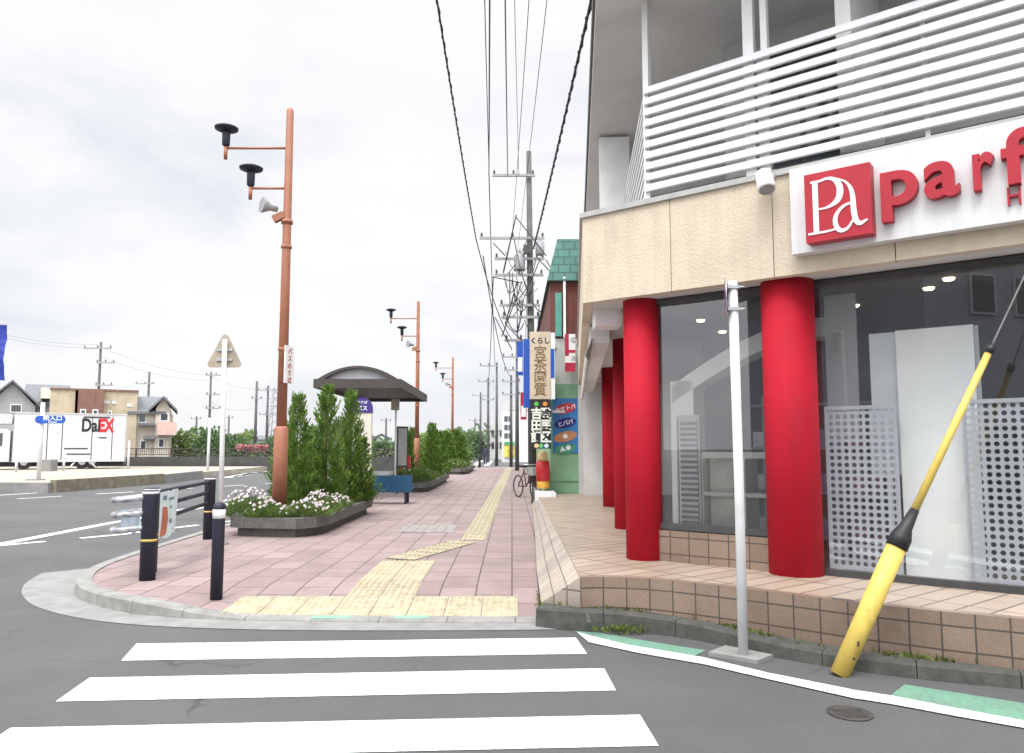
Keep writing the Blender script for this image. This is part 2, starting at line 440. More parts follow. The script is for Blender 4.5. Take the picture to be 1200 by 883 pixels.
# tactile paving, each block with real domes or bars
bm = new(); TZ = .006
def tactile(cx, cy, s, bars, ang=0.):
    ca, sa = math.cos(ang), math.sin(ang)
    def W(u, v): return (cx + u * ca - v * sa, cy + u * sa + v * ca)
    hh = s / 2 - .004
    quad(bm, [(*W(a, b), hgt(*W(a, b)) + TZ) for a, b in ((-hh, -hh), (hh, -hh), (hh, hh), (-hh, hh))])
    if bars:
        for k in range(4):
            u = (k - 1.5) * s / 4
            q = []
            for (du, dz) in ((-.03, 0), (-.02, .007), (.02, .007), (.03, 0)):
                q.append([(*W(u + du, v), hgt(*W(u, v)) + TZ + dz) for v in (-hh * .9, hh * .9)])
            for a, b in zip(q, q[1:]): quad(bm, [a[0], b[0], b[1], a[1]])
    else:
        for i in range(5):
            for j in range(5):
                u, v = (i - 2) * s / 5, (j - 2) * s / 5
                x, y = W(u, v); z = hgt(x, y) + TZ
                r0 = [bm.verts.new((x + .024 * math.cos(PI * k / 3), y + .024 * math.sin(PI * k / 3), z)) for k in range(6)]
                r1 = [bm.verts.new((x + .014 * math.cos(PI * k / 3), y + .014 * math.sin(PI * k / 3), z + .008)) for k in range(6)]
                bm.faces.new(r1)
                for k in range(6): bm.faces.new((r0[k], r0[(k + 1) % 6], r1[(k + 1) % 6], r1[k]))
x0, x1 = at(281, 704, z=.06).x, at(607, 704, z=.06).x; s = (x1 - x0) / 8
for i in range(8):
    for j in range(2): tactile(x0 + (i + .5) * s, 7.14 + j * .32, s, False)
xm0 = at(428, 678, z=.1).x
for j in range(6):
    for i in range(2): tactile(xm0 + (i + .5) * s, 7.14 + .32 * 2 + j * s, s, False)
def run(p, q, every=0, w=.3):
    d = q - p; k = max(1, int(d.length / w))
    for i in range(k): c = p + d * ((i + .5) / k); tactile(c.x, c.y, w, not every or i % every > 1, math.atan2(-d.x, d.y))
g0, g1, g2 = at(456, 655, z=.13).xy, at(538, 635, z=.13).xy, at(583, 567, z=.13).xy
# slanted link: one connected band of bar blocks between the front field and the long path
dw = (g2 - g1).normalized(); dg_ = (g1 - g0).normalized(); up_ = Vector((-dg_.y, dg_.x)) * .42; sh_ = Vector((.16, -.1)); TZ = .009; ga, gb = g0 - up_ * .45 + sh_, g1 - up_ * .4 + dg_ * .05 + sh_ * .7; k = 6
for i in range(k):
    p0 = ga + (gb - ga) * ((i + .012) / k); p1 = ga + (gb - ga) * ((i + .988) / k)
    quad(bm, [(q.x, q.y, hgt(q.x, q.y) + TZ) for q in (p0, p1, p1 + up_, p0 + up_)])
    for j in range(6):
        f0 = (j + .3) / 6; rows = []
        for df, dz in ((0, 0), (.025, .007), (.075, .007), (.1, 0)):
            e0, e1 = p0 + (p1 - p0) * .06 + up_ * (f0 + df), p1 - (p1 - p0) * .06 + up_ * (f0 + df)
            rows.append(((e0.x, e0.y, hgt(e0.x, e0.y) + TZ + dz), (e1.x, e1.y, hgt(e1.x, e1.y) + TZ + dz)))
        for u_, v_ in zip(rows, rows[1:]): quad(bm, [u_[0], u_[1], v_[1], v_[0]])
TZ = .006
run(g1 + dw * .16 + Vector((.2, 0)), g2 + dw * 22 + Vector((.1, 0)), 40, .38)
m, nt, b = newmat('tactile_yellow')
cc = ramp(nt, noise(nt, 9, 6, .7), [(.3, (.28, .24, .155)), (.5, (.38, .335, .23)), (.72, (.46, .42, .31))])
nt.links.new(cc, b.inputs['Base Color']); b.inputs['Roughness'].default_value = .8
struct('tactile_path', bm, m)
# utility covers
bm = new(); ps = gp([(466, 625), (533, 625), (537, 616.5), (476, 616.5)], .12)
sheet(bm, ps, .136); o = obj('utility_cover', bm, tilemat('cover_plate', (.36, .33, .32), (.3, .28, .27), (.1, .09, .09), .33, .16, .5, .012, .6))
tag(o, 'pale rectangular utility cover let into the pink pavers beside the yellow path', 'manhole cover')
bm = new(); c = at(996, 837, z=0); lathe(bm, (c.x, c.y, 0), [(.125, .002), (.125, .008), (.105, .0085), (.1, .006)], 28)
for k in range(5):
    box(bm, c.x - .08, c.x + .08, c.y - .07 + k * .032, c.y - .055 + k * .032, .005, .0095)
o = obj('manhole_cover', bm, mat('iron_cover', (.045, .042, .04), .6, .3, 30, .3)); tag(o, 'small round dark iron cover in the asphalt by the white edge line', 'manhole cover')

# ------------------------------------------------------------------ shop building
F0 = Vector((.75, 7.9)); U_ = Vector((.79, -.61)).normalized(); N_ = Vector((U_.y, -U_.x)) ; N_ = Vector((-.61, -.79)).normalized()
V_ = Vector((.082, .9966)).normalized(); M_ = Vector((-V_.y, V_.x))
PZ = .42; FZ0, FZ1 = 3.06, 3.97; EZ = 6.2
def P(t, n=0.): return F0 + U_ * t + N_ * n
def Q(s, m_=0.): return F0 + V_ * s + M_ * m_
def corner(n, m_):
    # intersection of the front line offset by n and the side line offset by m_
    a = F0 + N_ * n; b = F0 + M_ * m_
    det = U_.x * (-V_.y) - U_.y * (-V_.x); r = b - a
    t = (r.x * (-V_.y) - r.y * (-V_.x)) / det
    return a + U_ * t
def front(px, py, n=0.):
    d = ray(px, py); o_ = Vector((0, 0)); a = F0 + N_ * n
    k = a.dot(N_) / Vector((d.x, d.y)).dot(N_); p = Vector((d.x, d.y)) * k
    return (p - a).dot(U_), H + d.z * k
def fbox(bm, t0, t1, n0, n1, z0, z1): prism(bm, [P(t0, n0), P(t1, n0), P(t1, n1), P(t0, n1)], z0, z1)
def sbox(bm, s0, s1, m0, m1, z0, z1): prism(bm, [Q(s0, m0), Q(s1, m0), Q(s1, m1), Q(s0, m1)], z0, z1)
TE, SE = 6.6, 10.5
U3 = Vector((U_.x, U_.y, 0)); N3 = Vector((N_.x, N_.y, 0)); Z3 = Vector((0, 0, 1))
shop = thing('corner_shop', 'cream corner shop with red columns, glass front and white slatted balcony', 'building', (2.5, 8.5, 0))

# raised tiled platform
M_TOP = tilemat('platform_tile', (.42, .335, .265), (.35, .275, .215), (.1, .075, .06), .6, .2, .0, .009, .45, rot=-rad(37.7), dirt=.2)
M_RISE = tilemat('riser_tile', (.255, .185, .14), (.21, .15, .112), (.075, .06, .05), .2, .165, .0, .0065, .4, uv=True, dirt=.25)
M_RAMP = tilemat('ramp_tile', (.42, .365, .31), (.36, .3, .255), (.16, .13, .11), .2, .12, .0, .006, .6, dirt=.3, uv=True)
RT = [(680, 677), (700, 676.3), (737, 677), (777, 679.5), (820, 684), (887, 691.5), (940, 698), (990, 704.5), (1050, 711), (1115, 718), (1182, 724)]
rt = [at(x, y, z=PZ).xy for x, y in RT]
d = (rt[-1] - rt[-3]).normalized(); rt.append(rt[-1] + d * 1.0); rt.append(rt[-1] + d * 2.2)
rt = [Vector(p) for p in smooth([tuple(p) for p in rt], 1)]
L0 = rt[0]; side_far = Vector((.62, 18.6))
bm = new()
poly = rt + [P(TE + .2, -4), Q(SE + .4, -4), Q(SE + .4, -1), side_far]
prism(bm, poly, PZ - .3, PZ)
obj('platform', bm, M_TOP, shop)
def uvstrip(name, pts, z0, z1, m, parent, out=.012, sign=1):
    bm = new(); uvl = bm.loops.layers.uv.new('UVMap'); s = 0
    po = [Vector(p) for p in offset([tuple(p) for p in pts], out * sign)]
    for a, b in zip(po, po[1:]):
        l = (b - a).length
        f = quad(bm, [(a.x, a.y, z0), (b.x, b.y, z0), (b.x, b.y, z1), (a.x, a.y, z1)])
        for lp, uv in zip(f.loops, ((s, z0), (s + l, z0), (s + l, z1), (s, z1))): lp[uvl].uv = uv
        f2 = quad(bm, [(a.x, a.y, z1), (b.x, b.y, z1), (b.x + .06 * 0, b.y + .1, z1), (a.x, a.y + .1, z1)])
        for lp in f2.loops: lp[uvl].uv = (s + .1, z0 + .08)
        s += l
    return obj(name, bm, m, parent)
uvstrip('step_riser', rt, .07, PZ + .003, M_RISE, shop, .015, -1)
# sloped tile apron between the pavement and the platform
bm = new(); uvl = bm.loops.layers.uv.new('UVMap')
rs = [(.26, 7.12), (.28, 9), (.36, 12), (.5, 20)]
n = 12; YE = 18.6
def ed(k):
    y = L0.y + (YE - L0.y) * k / n; yl = 7.0 + (YE - 7.0) * k / n
    xr = L0.x + (side_far.x - L0.x) * (y - L0.y) / (side_far.y - L0.y)
    for a, b in zip(rs, rs[1:]):
        if a[1] <= max(7.12, yl) <= b[1]: xl = a[0] + (b[0] - a[0]) * (max(7.12, yl) - a[1]) / (b[1] - a[1])
    return Vector((xl, yl, max(.13, hgt(xl, yl)) + .02)), Vector((xr, y, PZ + .004))
for k in range(n):
    a, b = ed(k), ed(k + 1); w = .36
    f = quad(bm, [a[0], a[1], b[1], b[0]])
    for lp, uv in zip(f.loops, ((a[0].y, 0), (a[1].y, w), (b[1].y, w), (b[0].y, 0))): lp[uvl].uv = uv
obj('tiled_slope', bm, M_RAMP, shop)
bm = new(); uvl = bm.loops.layers.uv.new('UVMap'); a = ed(0); w = (a[1] - a[0]).length
f = quad(bm, [(a[0].x, a[0].y, .05), (a[1].x, a[1].y, .05), a[1], a[0]])
for lp, uv in zip(f.loops, ((0, -.1), (w, -.1), (w, PZ - .15), (0, .0))): lp[uvl].uv = uv
obj('slope_riser', bm, tilemat('slope_riser_tile', (.36, .31, .26), (.3, .25, .2), (.15, .12, .1), .17, .15, .0, .009, .5, uv=True, dirt=.35), shop)

# columns
for (x, y, r) in ((2.55, 6.94, .235), (1.35, 7.86, .185), (1.62, 10.75, .185), (1.92, 14.65, .185)):
    bm = new(); lathe(bm, (x, y, 0), [(r, PZ), (r, FZ0 + .02)], 40); obj('column', bm, M['red'], shop)
p = P(6.1, -.25); bm = new(); lathe(bm, (p.x, p.y, 0), [(.235, PZ), (.235, FZ0 + .02)], 40); obj('column', bm, M['red'], shop)

# fascia panels, joints and body
M_FAS = mat('fascia_stucco', (.62, .525, .41), .85, .07, 2.2, .0, dirt=.15, streak=.3, fine=.08)
nt = M_FAS.node_tree; bumpit(nt, nt.nodes['Principled BSDF'], noise(nt, 42, 4, .6), .8, .012)
edges = [0.0]
for x in (785, 905, 1047): edges.append(front(x, 250)[0])
edges += [4.3, 5.5, TE]
for a, b in zip(edges, edges[1:]):
    bm = new()
    if a == 0: prism(bm, [F0, P(b - .004), P(b - .004, -.1), corner(-.1, -.1)], FZ0, FZ1)
    else: fbox(bm, a + .004, b - .004, 0, -.1, FZ0, FZ1)
    obj('fascia_panel', bm, M_FAS, shop)
for a, b in ((0, 3.5), (3.5, 7), (7, SE)):
    bm = new()
    if a == 0: prism(bm, [F0 + V_ * .002, corner(-.1, -.1) + V_ * .002, Q(b - .004, -.1), Q(b - .004)], FZ0, FZ1)
    else: sbox(bm, a + .004, b - .004, 0, -.1, FZ0, FZ1)
    obj('fascia_panel', bm, M_FAS, shop)
bm = new(); prism(bm, [corner(-.103, -.103), P(TE, -.103), P(TE, -4), Q(SE, -4), Q(SE, -.103)], FZ0 + .012, FZ1 - .02); obj('floor_slab', bm, M['soffit'], shop)
bm = new(); prism(bm, [corner(.03, .03), P(TE, .03), P(TE, -.25), corner(-.25, -.25), Q(SE, -.25), Q(SE, .03)], FZ1 + .002, FZ1 + .055); obj('coping', bm, M['cap'], shop)

# upper storey
EN = corner(.02, .02)
bm = new(); prism(bm, [corner(.5, -.16), P(TE, .5), P(TE, -4), Q(SE + .2, -4), Q(SE + .2, -.16)], EZ, EZ + .12); obj('eave_soffit', bm, M['soffit'], shop)
bm = new(); prism(bm, [corner(.53, -.13), P(TE, .53), P(TE, -4.1), Q(SE + .3, -4.1), Q(SE + .3, -.13)], EZ + .122, EZ + .3); obj('roof', bm, mat('roof_edge', (.1, .1, .105), .6, .15, 4), shop)
bm = new(); fbox(bm, 1.0, TE, -1.5, -1.65, FZ1 - .03, EZ); obj('wall', bm, M['upper'], shop)
bm = new(); sbox(bm, 3.4, SE, -.75, -.9, FZ1 - .03, EZ); obj('wall', bm, M['upper'], shop)
bm = new(); sbox(bm, 3.39, 3.54, -.9, -2.6, FZ1 - .03, EZ); obj('wall', bm, M['upper'], shop)
bm = new(); sbox(bm, 3.1, 3.25, -.3, -.74, FZ1, EZ - .05); obj('partition', bm, M['white'], shop)
bm = new(); fbox(bm, 2.55, 2.68, -.25, -1.49, FZ1, EZ); obj('partition', bm, M['white'], shop)
bm = new(); sbox(bm, SE - .16, SE - .02, -.1, -4, PZ, FZ0); obj('wall', bm, M['upper'], shop)
bm = new(); sbox(bm, SE - .16, SE - .02, -.9, -4, FZ1 - .03, EZ); obj('wall', bm, M['upper'], shop)
bm = new(); fbox(bm, TE - .15, TE - .02, -.5, -4, PZ, FZ0); obj('wall', bm, M['upper'], shop)
# sliding balcony doors
for t0, t1 in ((1.5, 2.3), (4.55, 6.2)):
    bm = new(); fbox(bm, t0, t1, -1.44, -1.498, FZ1 + .03, 5.9)
    w = obj('balcony_door', bm, M['frame'], shop)
    for a, b in ((t0 + .06, (t0 + t1) / 2 - .03), ((t0 + t1) / 2 + .03, t1 - .06)):
        bm = new(); fbox(bm, a, b, -1.425, -1.437, FZ1 + .1, 5.82); obj('pane', bm, M_PANE, w)
# railing
rail = thing('tmp', 'x', 'x')
bpy.data.objects.remove(rail)
RN, RM = -.12, -.12
CR = corner(RN, RM)
tR = (CR - (F0 + N_ * RN)).dot(U_); sR = (CR - (F0 + M_ * RM)).dot(V_)
tr0 = front(757, 200, RN)[0]; CRp = P(tr0, RN)
sm = (CRp - F0).dot(M_); ss = (CRp - F0).dot(V_)
bm = new()
for k in range(10):
    z = FZ1 + .215 + k * .115
    obox(bm, (*P((tr0 + TE) / 2, RN), z), U3, N3 * 1 + Z3 * .35, Z3 - N3 * .35, (TE - tr0) / 2, .012, .041)
o = obj('railing', bm, M['slat'], shop); o['label'] = 'white horizontal balcony slats over the sign'
bm = new()
V3 = Vector((V_.x, V_.y, 0)); M3 = Vector((M_.x, M_.y, 0))
for k in range(10):
    z = FZ1 + .2 + k * .116
    a = CRp; b = Q(ss + 4.2, sm); c = (a + b) / 2
    obox(bm, (c.x, c.y, z), V3, M3, Z3, (b - a).length / 2, .0025, .03)
o = obj('railing', bm, M['slat'], shop)
for t in (front(890, 120, RN)[0], front(1085, 120, RN)[0], 4.9, 6.3):
    bm = new(); fbox(bm, t - .018, t + .018, RN - .05, RN - .02, FZ1 + .06, FZ1 + 1.28); obj('railing_post', bm, M['slat'], shop)
bm = new(); fbox(bm, tr0 + .03, TE, RN - .05, RN - .09, FZ1 + .06, FZ1 + .14); obj('bottom_rail', bm, M['frame'], shop)
for t, w in ((tr0, .032), (front(872, 20, RN)[0] + .02, .05), (front(893, 20, RN)[0], .03), (5.2, .04)):
    bm = new(); fbox(bm, t - w, t + w, RN - .02, RN - .09, FZ1 + .05, EZ); obj('balcony_post', bm, M['white'], shop)

# glazing: left bay between the columns, wide bay beyond the second column, side bays
def window(poly_t, n, z0, z1, base=False, mull=()):
    t0, t1 = poly_t
    bm = new()
    for a, b, c, e in ((t0, t1, z1 - .05, z1), (t0, t1, z0, z0 + .06), (t0, t0 + .045, z0 + .06, z1 - .05), (t1 - .045, t1, z0 + .06, z1 - .05)):
        fbox(bm, a, b, n + .03, n - .03, c, e)
    for mm in mull: fbox(bm, mm - .02, mm + .02, n + .03, n - .03, z0 + .06, z1 - .05)
    w = obj('window', bm, M['frame'], shop)
    bm = new(); quad(bm, [(*P(t0, n), z0 + .03), (*P(t1, n), z0 + .03), (*P(t1, n), z1 - .03), (*P(t0, n), z1 - .03)])
    obj('pane', bm, GLASS, w); return w
tA = (Vector((2.55, 6.94)) - F0).dot(U_); tB = (Vector((1.35, 7.86)) - F0).dot(U_)
GN = -.36
window((tB - .05, tA), GN, PZ + .31, FZ0)
window((tA, TE - .1), GN - .06, PZ, FZ0, mull=(4.95,))
bm = new()
pts = [P(tB - .1, GN + .05), P(tA, GN + .05)]
uvstrip('window_base', [tuple(p) for p in pts], PZ + .001, PZ + .3, M_RISE, shop, .005, -1)
bm = new(); fbox(bm, tB - .1, tA, GN + .04, GN - .08, PZ + .001, PZ + .298); obj('window_sill', bm, M_RISE, shop)
side = [(.8, 2.9), (2.9, 6.8), (6.8, SE - .2)]
for a, b in side:
    m_ = -.75
    bm = new()
    for q, r_, c, e in ((a, b, FZ0 - .05, FZ0), (a, b, PZ + .3, PZ + .36), (a, a + .05, PZ + .36, FZ0 - .05), (b - .05, b, PZ + .36, FZ0 - .05)):
        sbox(bm, q, r_, m_ + .03, m_ - .03, c, e)
    w = obj('window', bm, M['frame'], shop)
    bm = new(); quad(bm, [(*Q(a, m_), PZ + .33), (*Q(b, m_), PZ + .33), (*Q(b, m_), FZ0 - .03), (*Q(a, m_), FZ0 - .03)]); obj('pane', bm, GLASS, w)
bm = new(); sbox(bm, .7, SE - .2, -.7, -.8, PZ + .001, PZ + .3); obj('window_base', bm, M['upper'], shop)
# interior shell
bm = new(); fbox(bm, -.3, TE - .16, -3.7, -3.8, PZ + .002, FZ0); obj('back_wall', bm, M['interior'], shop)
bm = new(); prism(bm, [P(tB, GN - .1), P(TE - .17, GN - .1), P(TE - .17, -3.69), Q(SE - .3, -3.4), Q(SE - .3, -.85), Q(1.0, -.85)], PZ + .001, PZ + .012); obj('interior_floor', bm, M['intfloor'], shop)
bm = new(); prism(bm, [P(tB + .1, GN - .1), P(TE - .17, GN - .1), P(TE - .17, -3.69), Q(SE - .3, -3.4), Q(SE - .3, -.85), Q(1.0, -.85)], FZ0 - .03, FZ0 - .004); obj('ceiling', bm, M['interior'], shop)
# arched white partition behind the first window
bm = new()
def arc3(t, z, n): return (*P(t, n), z)
tl, zc = front(795, 420, -1.3); 
n0 = -1.3
a0 = front(787, 440, n0); a1 = front(930, 330, n0)
prev = None
for k in range(13):
    u = k / 12
    t = a0[0] + (a1[0] - a0[0] + .3) * u; zz = 2.25 + .62 * math.sin(min(1, u * 1.05) * PI / 2)
    cur = (t, zz)
    if prev:
        pts = [arc3(prev[0], prev[1], n0), arc3(cur[0], cur[1], n0), arc3(cur[0], cur[1] - .2, n0), arc3(prev[0], prev[1] - .2, n0)]
        pts2 = [arc3(prev[0], prev[1], n0 - .3), arc3(cur[0], cur[1], n0 - .3), arc3(cur[0], cur[1] - .2, n0 - .3), arc3(prev[0], prev[1] - .2, n0 - .3)]
        quad(bm, pts); quad(bm, pts2[::-1])
        for i in range(4): quad(bm, [pts[i], pts[(i + 1) % 4], pts2[(i + 1) % 4], pts2[i]])
    prev = cur
fbox(bm, a0[0] - .02, a0[0] + .26, n0, n0 - .3, PZ + .013, 2.3)
obj('arch', bm, M['board'], shop)
for k, (px, py, n) in enumerate(((820, 395, -1.6), (1000, 372, -1.7), (1088, 347, -1.2), (1112, 322, -.85), (845, 405, -2.6), (1250, 330, -1.2))):
    t, _ = front(px, 330, n); p = P(t, n); bm = new(); lathe(bm, (p.x, p.y, 0), [(.04, FZ0 - .05), (.05, FZ0 - .0305)], 20); obj('ceiling_light', bm, MATS.get('downlight') or emat('downlight', (1, .8, .5), 6), shop)

bm = new(); ta_ = front(967, 400, -1.0)[0]; tb_ = front(1004, 400, -1.0)[0]; fbox(bm, ta_, tb_, -1.0, -1.03, 1.62, FZ0 - .031); obj('reflection_panel', bm, mat('reflection_grey', (.5, .52, .54), .8, .06, 2), shop)  # added pale panel that imitates a reflection in the glass
bm = new(); fbox(bm, 4.6, 6.3, -1.9, -2.0, PZ + .013, 2.0); obj('counter', bm, mat('counter_brown', (.09, .06, .045), .5, .2, 3), shop)
# awning under the side fascia
bm = new(); sbox(bm, 1.5, SE - .6, -.1, -.34, FZ0 - .22, FZ0 - .01)
aw = obj('awning', bm, M['white'], shop)
bm = new(); prev = None
n = 70
for k in range(n + 1):
    s_ = 1.45 + (SE - 2.2) * k / n
    c = Q(s_, .0); zz = FZ0 - .1 - .28 - (.07 if k % 2 else 0); mm = .0 - (.05 if k % 2 else 0)
    cur = ((*Q(s_, -.12 + mm * .3), FZ0 - .16), (*Q(s_, -.03 + mm), zz))
    if prev: quad(bm, [prev[0], cur[0], cur[1], prev[1]]); 
    prev = cur
o = obj('valance', bm, mat('valance_cloth', (.5, .48, .45), .8, .15, 5, dirt=.3), aw)
sol = o.modifiers.new('thickness', 'SOLIDIFY'); sol.thickness = .008
t_, z_ = front(712, 367, -.2)
bm = new(); c = at(712, 367, Y=8.35); box(bm, c.x - .14, c.x + .14, 8.3, 8.62, c.z - .15, c.z + .15)
o = obj('wall_box', bm, M['white'], origin=(c.x, 8.45, c.z - .15), bevel=.01); tag(o, 'white box hung under the cream fascia beside the red corner column', 'ventilation box')

# shop sign
sg = thing('shop_sign', 'white shop sign board with red block logo and red raised letters', 'sign', (*P(3.8), 3.3))
t0, zt = front(925, 207, .12); _, zb = front(925, 298, .12); tE = 5.9
zt2 = front(1199, 130, .12)[1]; zb2 = front(1199, 259, .12)[1]
zt, zb = (zt + zt2) / 2, (zb + zb2) / 2
bm = new(); fbox(bm, t0, tE, .003, .12, zb, zt); obj('board', bm, mat('sign_white', (.66, .66, .67), .4, .04, 3, dirt=.1, streak=.22), sg, bevel=.012)
lt0 = front(943, 235, .25)[0]; lt1 = front(1021, 235, .25)[0]; lz1 = front(985, 197, .25)[1]; lz0 = front(985, 279, .25)[1]
bm = new(); fbox(bm, lt0, lt1, .122, .25, lz0, lz1); M_RED2 = mat('sign_red', (.4, .008, .024), .45, .08, 6, dirt=.2); lg = obj('logo_block', bm, M_RED2, sg, bevel=.006)
# the cut-out style Pa of the logo as ribbons of changing width
bm = new(); lw, lh = lt1 - lt0, lz1 - lz0
def ribbon(pts, ws, n=.257):
    pts = [Vector(p) for p in pts]
    # subdivide
    for _ in range(2):
        q, w2 = [pts[0]], [ws[0]]
        for a, b, c, d in zip(pts, pts[1:], ws, ws[1:]): q += [a * .75 + b * .25, a * .25 + b * .75]; w2 += [c * .75 + d * .25, c * .25 + d * .75]
        pts, ws = q + [pts[-1]], w2 + [ws[-1]]
    prev = None
    for i, p in enumerate(pts):
        d = (pts[min(i + 1, len(pts) - 1)] - pts[max(i - 1, 0)]).normalized(); nn = Vector((-d.y, d.x)) * ws[i] / 2
        cur = [(p + nn), (p - nn)]
        if prev:
            W = lambda v, n_: (*P(lt0 + lw * v.x, n_), lz0 + lh * v.y)
            fr = [W(prev[0], n), W(cur[0], n), W(cur[1], n), W(prev[1], n)]; bk = [W(prev[0], .2505), W(cur[0], .2505), W(cur[1], .2505), W(prev[1], .2505)]
            quad(bm, fr)
            for k in (0, 2): quad(bm, [fr[k], fr[k + 1], bk[k + 1], bk[k]])
        prev = cur
ribbon([(.17, .86), (.17, .12)], [.085, .085], .2572); ribbon([(.1, .87), (.3, .87)], [.03, .03]); ribbon([(.04, .12), (.34, .12), (.5, .14)], [.03, .03, .02], .2566)
ribbon([(.2, .86), (.42, .9), (.56, .76), (.54, .55), (.36, .46), (.2, .46)], [.03, .04, .1, .1, .03, .02], .2568)
ribbon([(.5, .86), (.66, .78), (.74, .62), (.74, .3), (.8, .14), (.94, .2)], [.02, .03, .07, .085, .07, .02], .2576)
ribbon([(.74, .48), (.56, .44), (.44, .28), (.5, .1), (.64, .1), (.74, .24)], [.03, .04, .07, .07, .04, .03], .258)
obj('lettering', bm, M['board'], lg)
def sign_letter(ch, px0, px1, pyb, h, depth=.08, bold=.0245, n=.121):
    ta, zb_ = front(px0, pyb, n + .04); tb, _ = front(px1, pyb, n + .04)
    bm = new(); text_into(bm, ch, (0, 0, 0), (1, 0, 0), (0, 0, 1), 1, 0.0001, bold)
    xs = [v.co.x for v in bm.verts]; zs = [v.co.z for v in bm.verts]; bm.free()
    w0, w1 = min(xs), max(xs); k = (tb - ta) / (w1 - w0)
    bm = new(); text_into(bm, ch, (0, 0, 0), (1, 0, 0), (0, 0, 1), 1, .1, bold)
    for v in bm.verts:
        x, y, z = v.co; t = ta + (x - w0) * k; dd = depth if y < -.05 + 1e-4 else 0
        dd = depth * (-y / .1)
        p_ = P(t, n + dd); v.co = (p_.x, p_.y, BASEZ + z * h)
    return bm
XH = .55
b0 = front(1035, 232, .16)
zx_top = front(1052, 197, .16)[1]; 
p_base = front(1050, 245, .16)[1]
a_top = front(1105, 184, .16)[1]; a_bot = front(1105, 231, .16)[1]
hs = (a_top - a_bot) / .57; BASEZ = a_bot + .008
for ch, x0, x1 in (('p', 1033, 1077), ('a', 1084, 1126), ('r', 1142, 1168), ('f', 1176, 1213)):
    obj('letter', sign_letter(ch, x0, x1, 230, hs), M_RED2, sg)
BASEZ = front(1184, 241, .14)[1]
obj('letter', sign_letter('H', 1181, 1197, 241, (front(1184, 219, .14)[1] - BASEZ) / .72, .04, .0), M_RED2, sg)

# floodlight on the fascia
fl = thing('floodlight', 'white can floodlight bracketed to the cream fascia beside the sign board', 'lamp', (*P(1.8, .1), 3.8))
t_, z_ = front(897, 214, .16); c = Vector((*P(t_, .16), z_))
bm = new(); d = (U3 * .25 - Z3 + N3 * .35).normalized(); tube(bm, [c - d * .1, c + d * .075, c + d * .085], [.075, .08, .07], 20); obj('housing', bm, M['white'], fl)
bm = new(); tube(bm, [c + d * .0855, c + d * .089], .066, 20); obj('lens', bm, M['grey'], fl)
bm = new(); tube(bm, [c - d * .06, c - d * .06 - N3 * .14 + Z3 * .08], .015, 8); tube(bm, [c - U3 * .085, c - U3 * .085 + Z3 * .09, c + U3 * .085 + Z3 * .09, c + U3 * .085], .008, 6); obj('bracket', bm, M['grey'], fl)

# things standing in the windows
def holes(name, col, w):
    m, nt, b = newmat(name)
    tc = N(nt, 'ShaderNodeTexCoord'); v = N(nt, 'ShaderNodeVectorMath', operation='SCALE'); nt.links.new(tc.outputs['UV'], v.inputs[0]); v.inputs['Scale'].default_value = 1 / w
    fr = N(nt, 'ShaderNodeVectorMath', operation='FRACTION'); nt.links.new(v.outputs[0], fr.inputs[0])
    su = N(nt, 'ShaderNodeVectorMath', operation='SUBTRACT'); nt.links.new(fr.outputs[0], su.inputs[0]); su.inputs[1].default_value = (.5, .5, 0)
    ln = N(nt, 'ShaderNodeVectorMath', operation='LENGTH'); nt.links.new(su.outputs[0], ln.inputs[0])
    lt = N(nt, 'ShaderNodeMath', operation='LESS_THAN'); nt.links.new(ln.outputs['Value'], lt.inputs[0]); lt.inputs[1].default_value = .32
    b.inputs['Base Color'].default_value = c4(col); b.inputs['Roughness'].default_value = .5
    t = N(nt, 'ShaderNodeBsdfTransparent'); mx = N(nt, 'ShaderNodeMixShader'); nt.links.new(lt.outputs[0], mx.inputs[0]); nt.links.new(b.outputs[0], mx.inputs[1]); nt.links.new(t.outputs[0], mx.inputs[2])
    nt.links.new(mx.outputs[0], nt.nodes['Material Output'].inputs[0])
    return m
M_PERF = holes('perforated_grey', (.36, .38, .42), .062)
def perf(px0, px1, py0, n, label, thick=.012):
    ta, tb = front(px0, 560, n)[0], front(px1, 560, n)[0]; z1 = front((px0 + px1) / 2, py0, n)[1]; z0 = PZ + .07
    base = P((ta + tb) / 2, n)
    bm = new(); uvl = bm.loops.layers.uv.new('UVMap')
    for nn in (n,):
        f = quad(bm, [(*P(ta, nn), z0), (*P(tb, nn), z0), (*P(tb, nn), z1), (*P(ta, nn), z1)])
        for lp, uv in zip(f.loops, ((0, 0), (tb - ta, 0), (tb - ta, z1 - z0), (0, z1 - z0))): lp[uvl].uv = uv
    t = thing('perforated_panel', label, 'panel', (*base, z0 - .06), 'perforated panels behind the shop glass')
    obj('sheet', bm, M_PERF, t)
    bm = new()
    for a, b, c, e in ((ta - .02, tb + .02, z1, z1 + .035), (ta - .02, tb + .02, z0 - .03, z0), (ta - .02, ta, z0, z1), (tb, tb + .02, z0, z1)): fbox(bm, a, b, n + .012, n - .016, c, e)
    for a in (ta + .05, tb - .1): fbox(bm, a, a + .05, n + .1, n - .12, z0 - .058, z0 - .03)
    obj('frame', bm, mat('perf_frame', (.36, .38, .42), .5, .06, 5), t)
perf(972, 1051, 480, -.58, 'grey perforated panel behind the glass beside the thick red column')
perf(1134, 1232, 472, -.56, 'grey perforated panel behind the glass beyond the tall white board')
bm = new(); n = -.75; ta, z1 = front(1049, 388, n); tb, _ = front(1140, 382, n)
fbox(bm, ta, tb, n, n - .025, PZ + .015, z1); bd = obj('display_board', bm, M['board'], origin=(*P((ta + tb) / 2, n), PZ + .013))
tag(bd, 'tall white board standing behind the shop glass between two perforated panels', 'board')
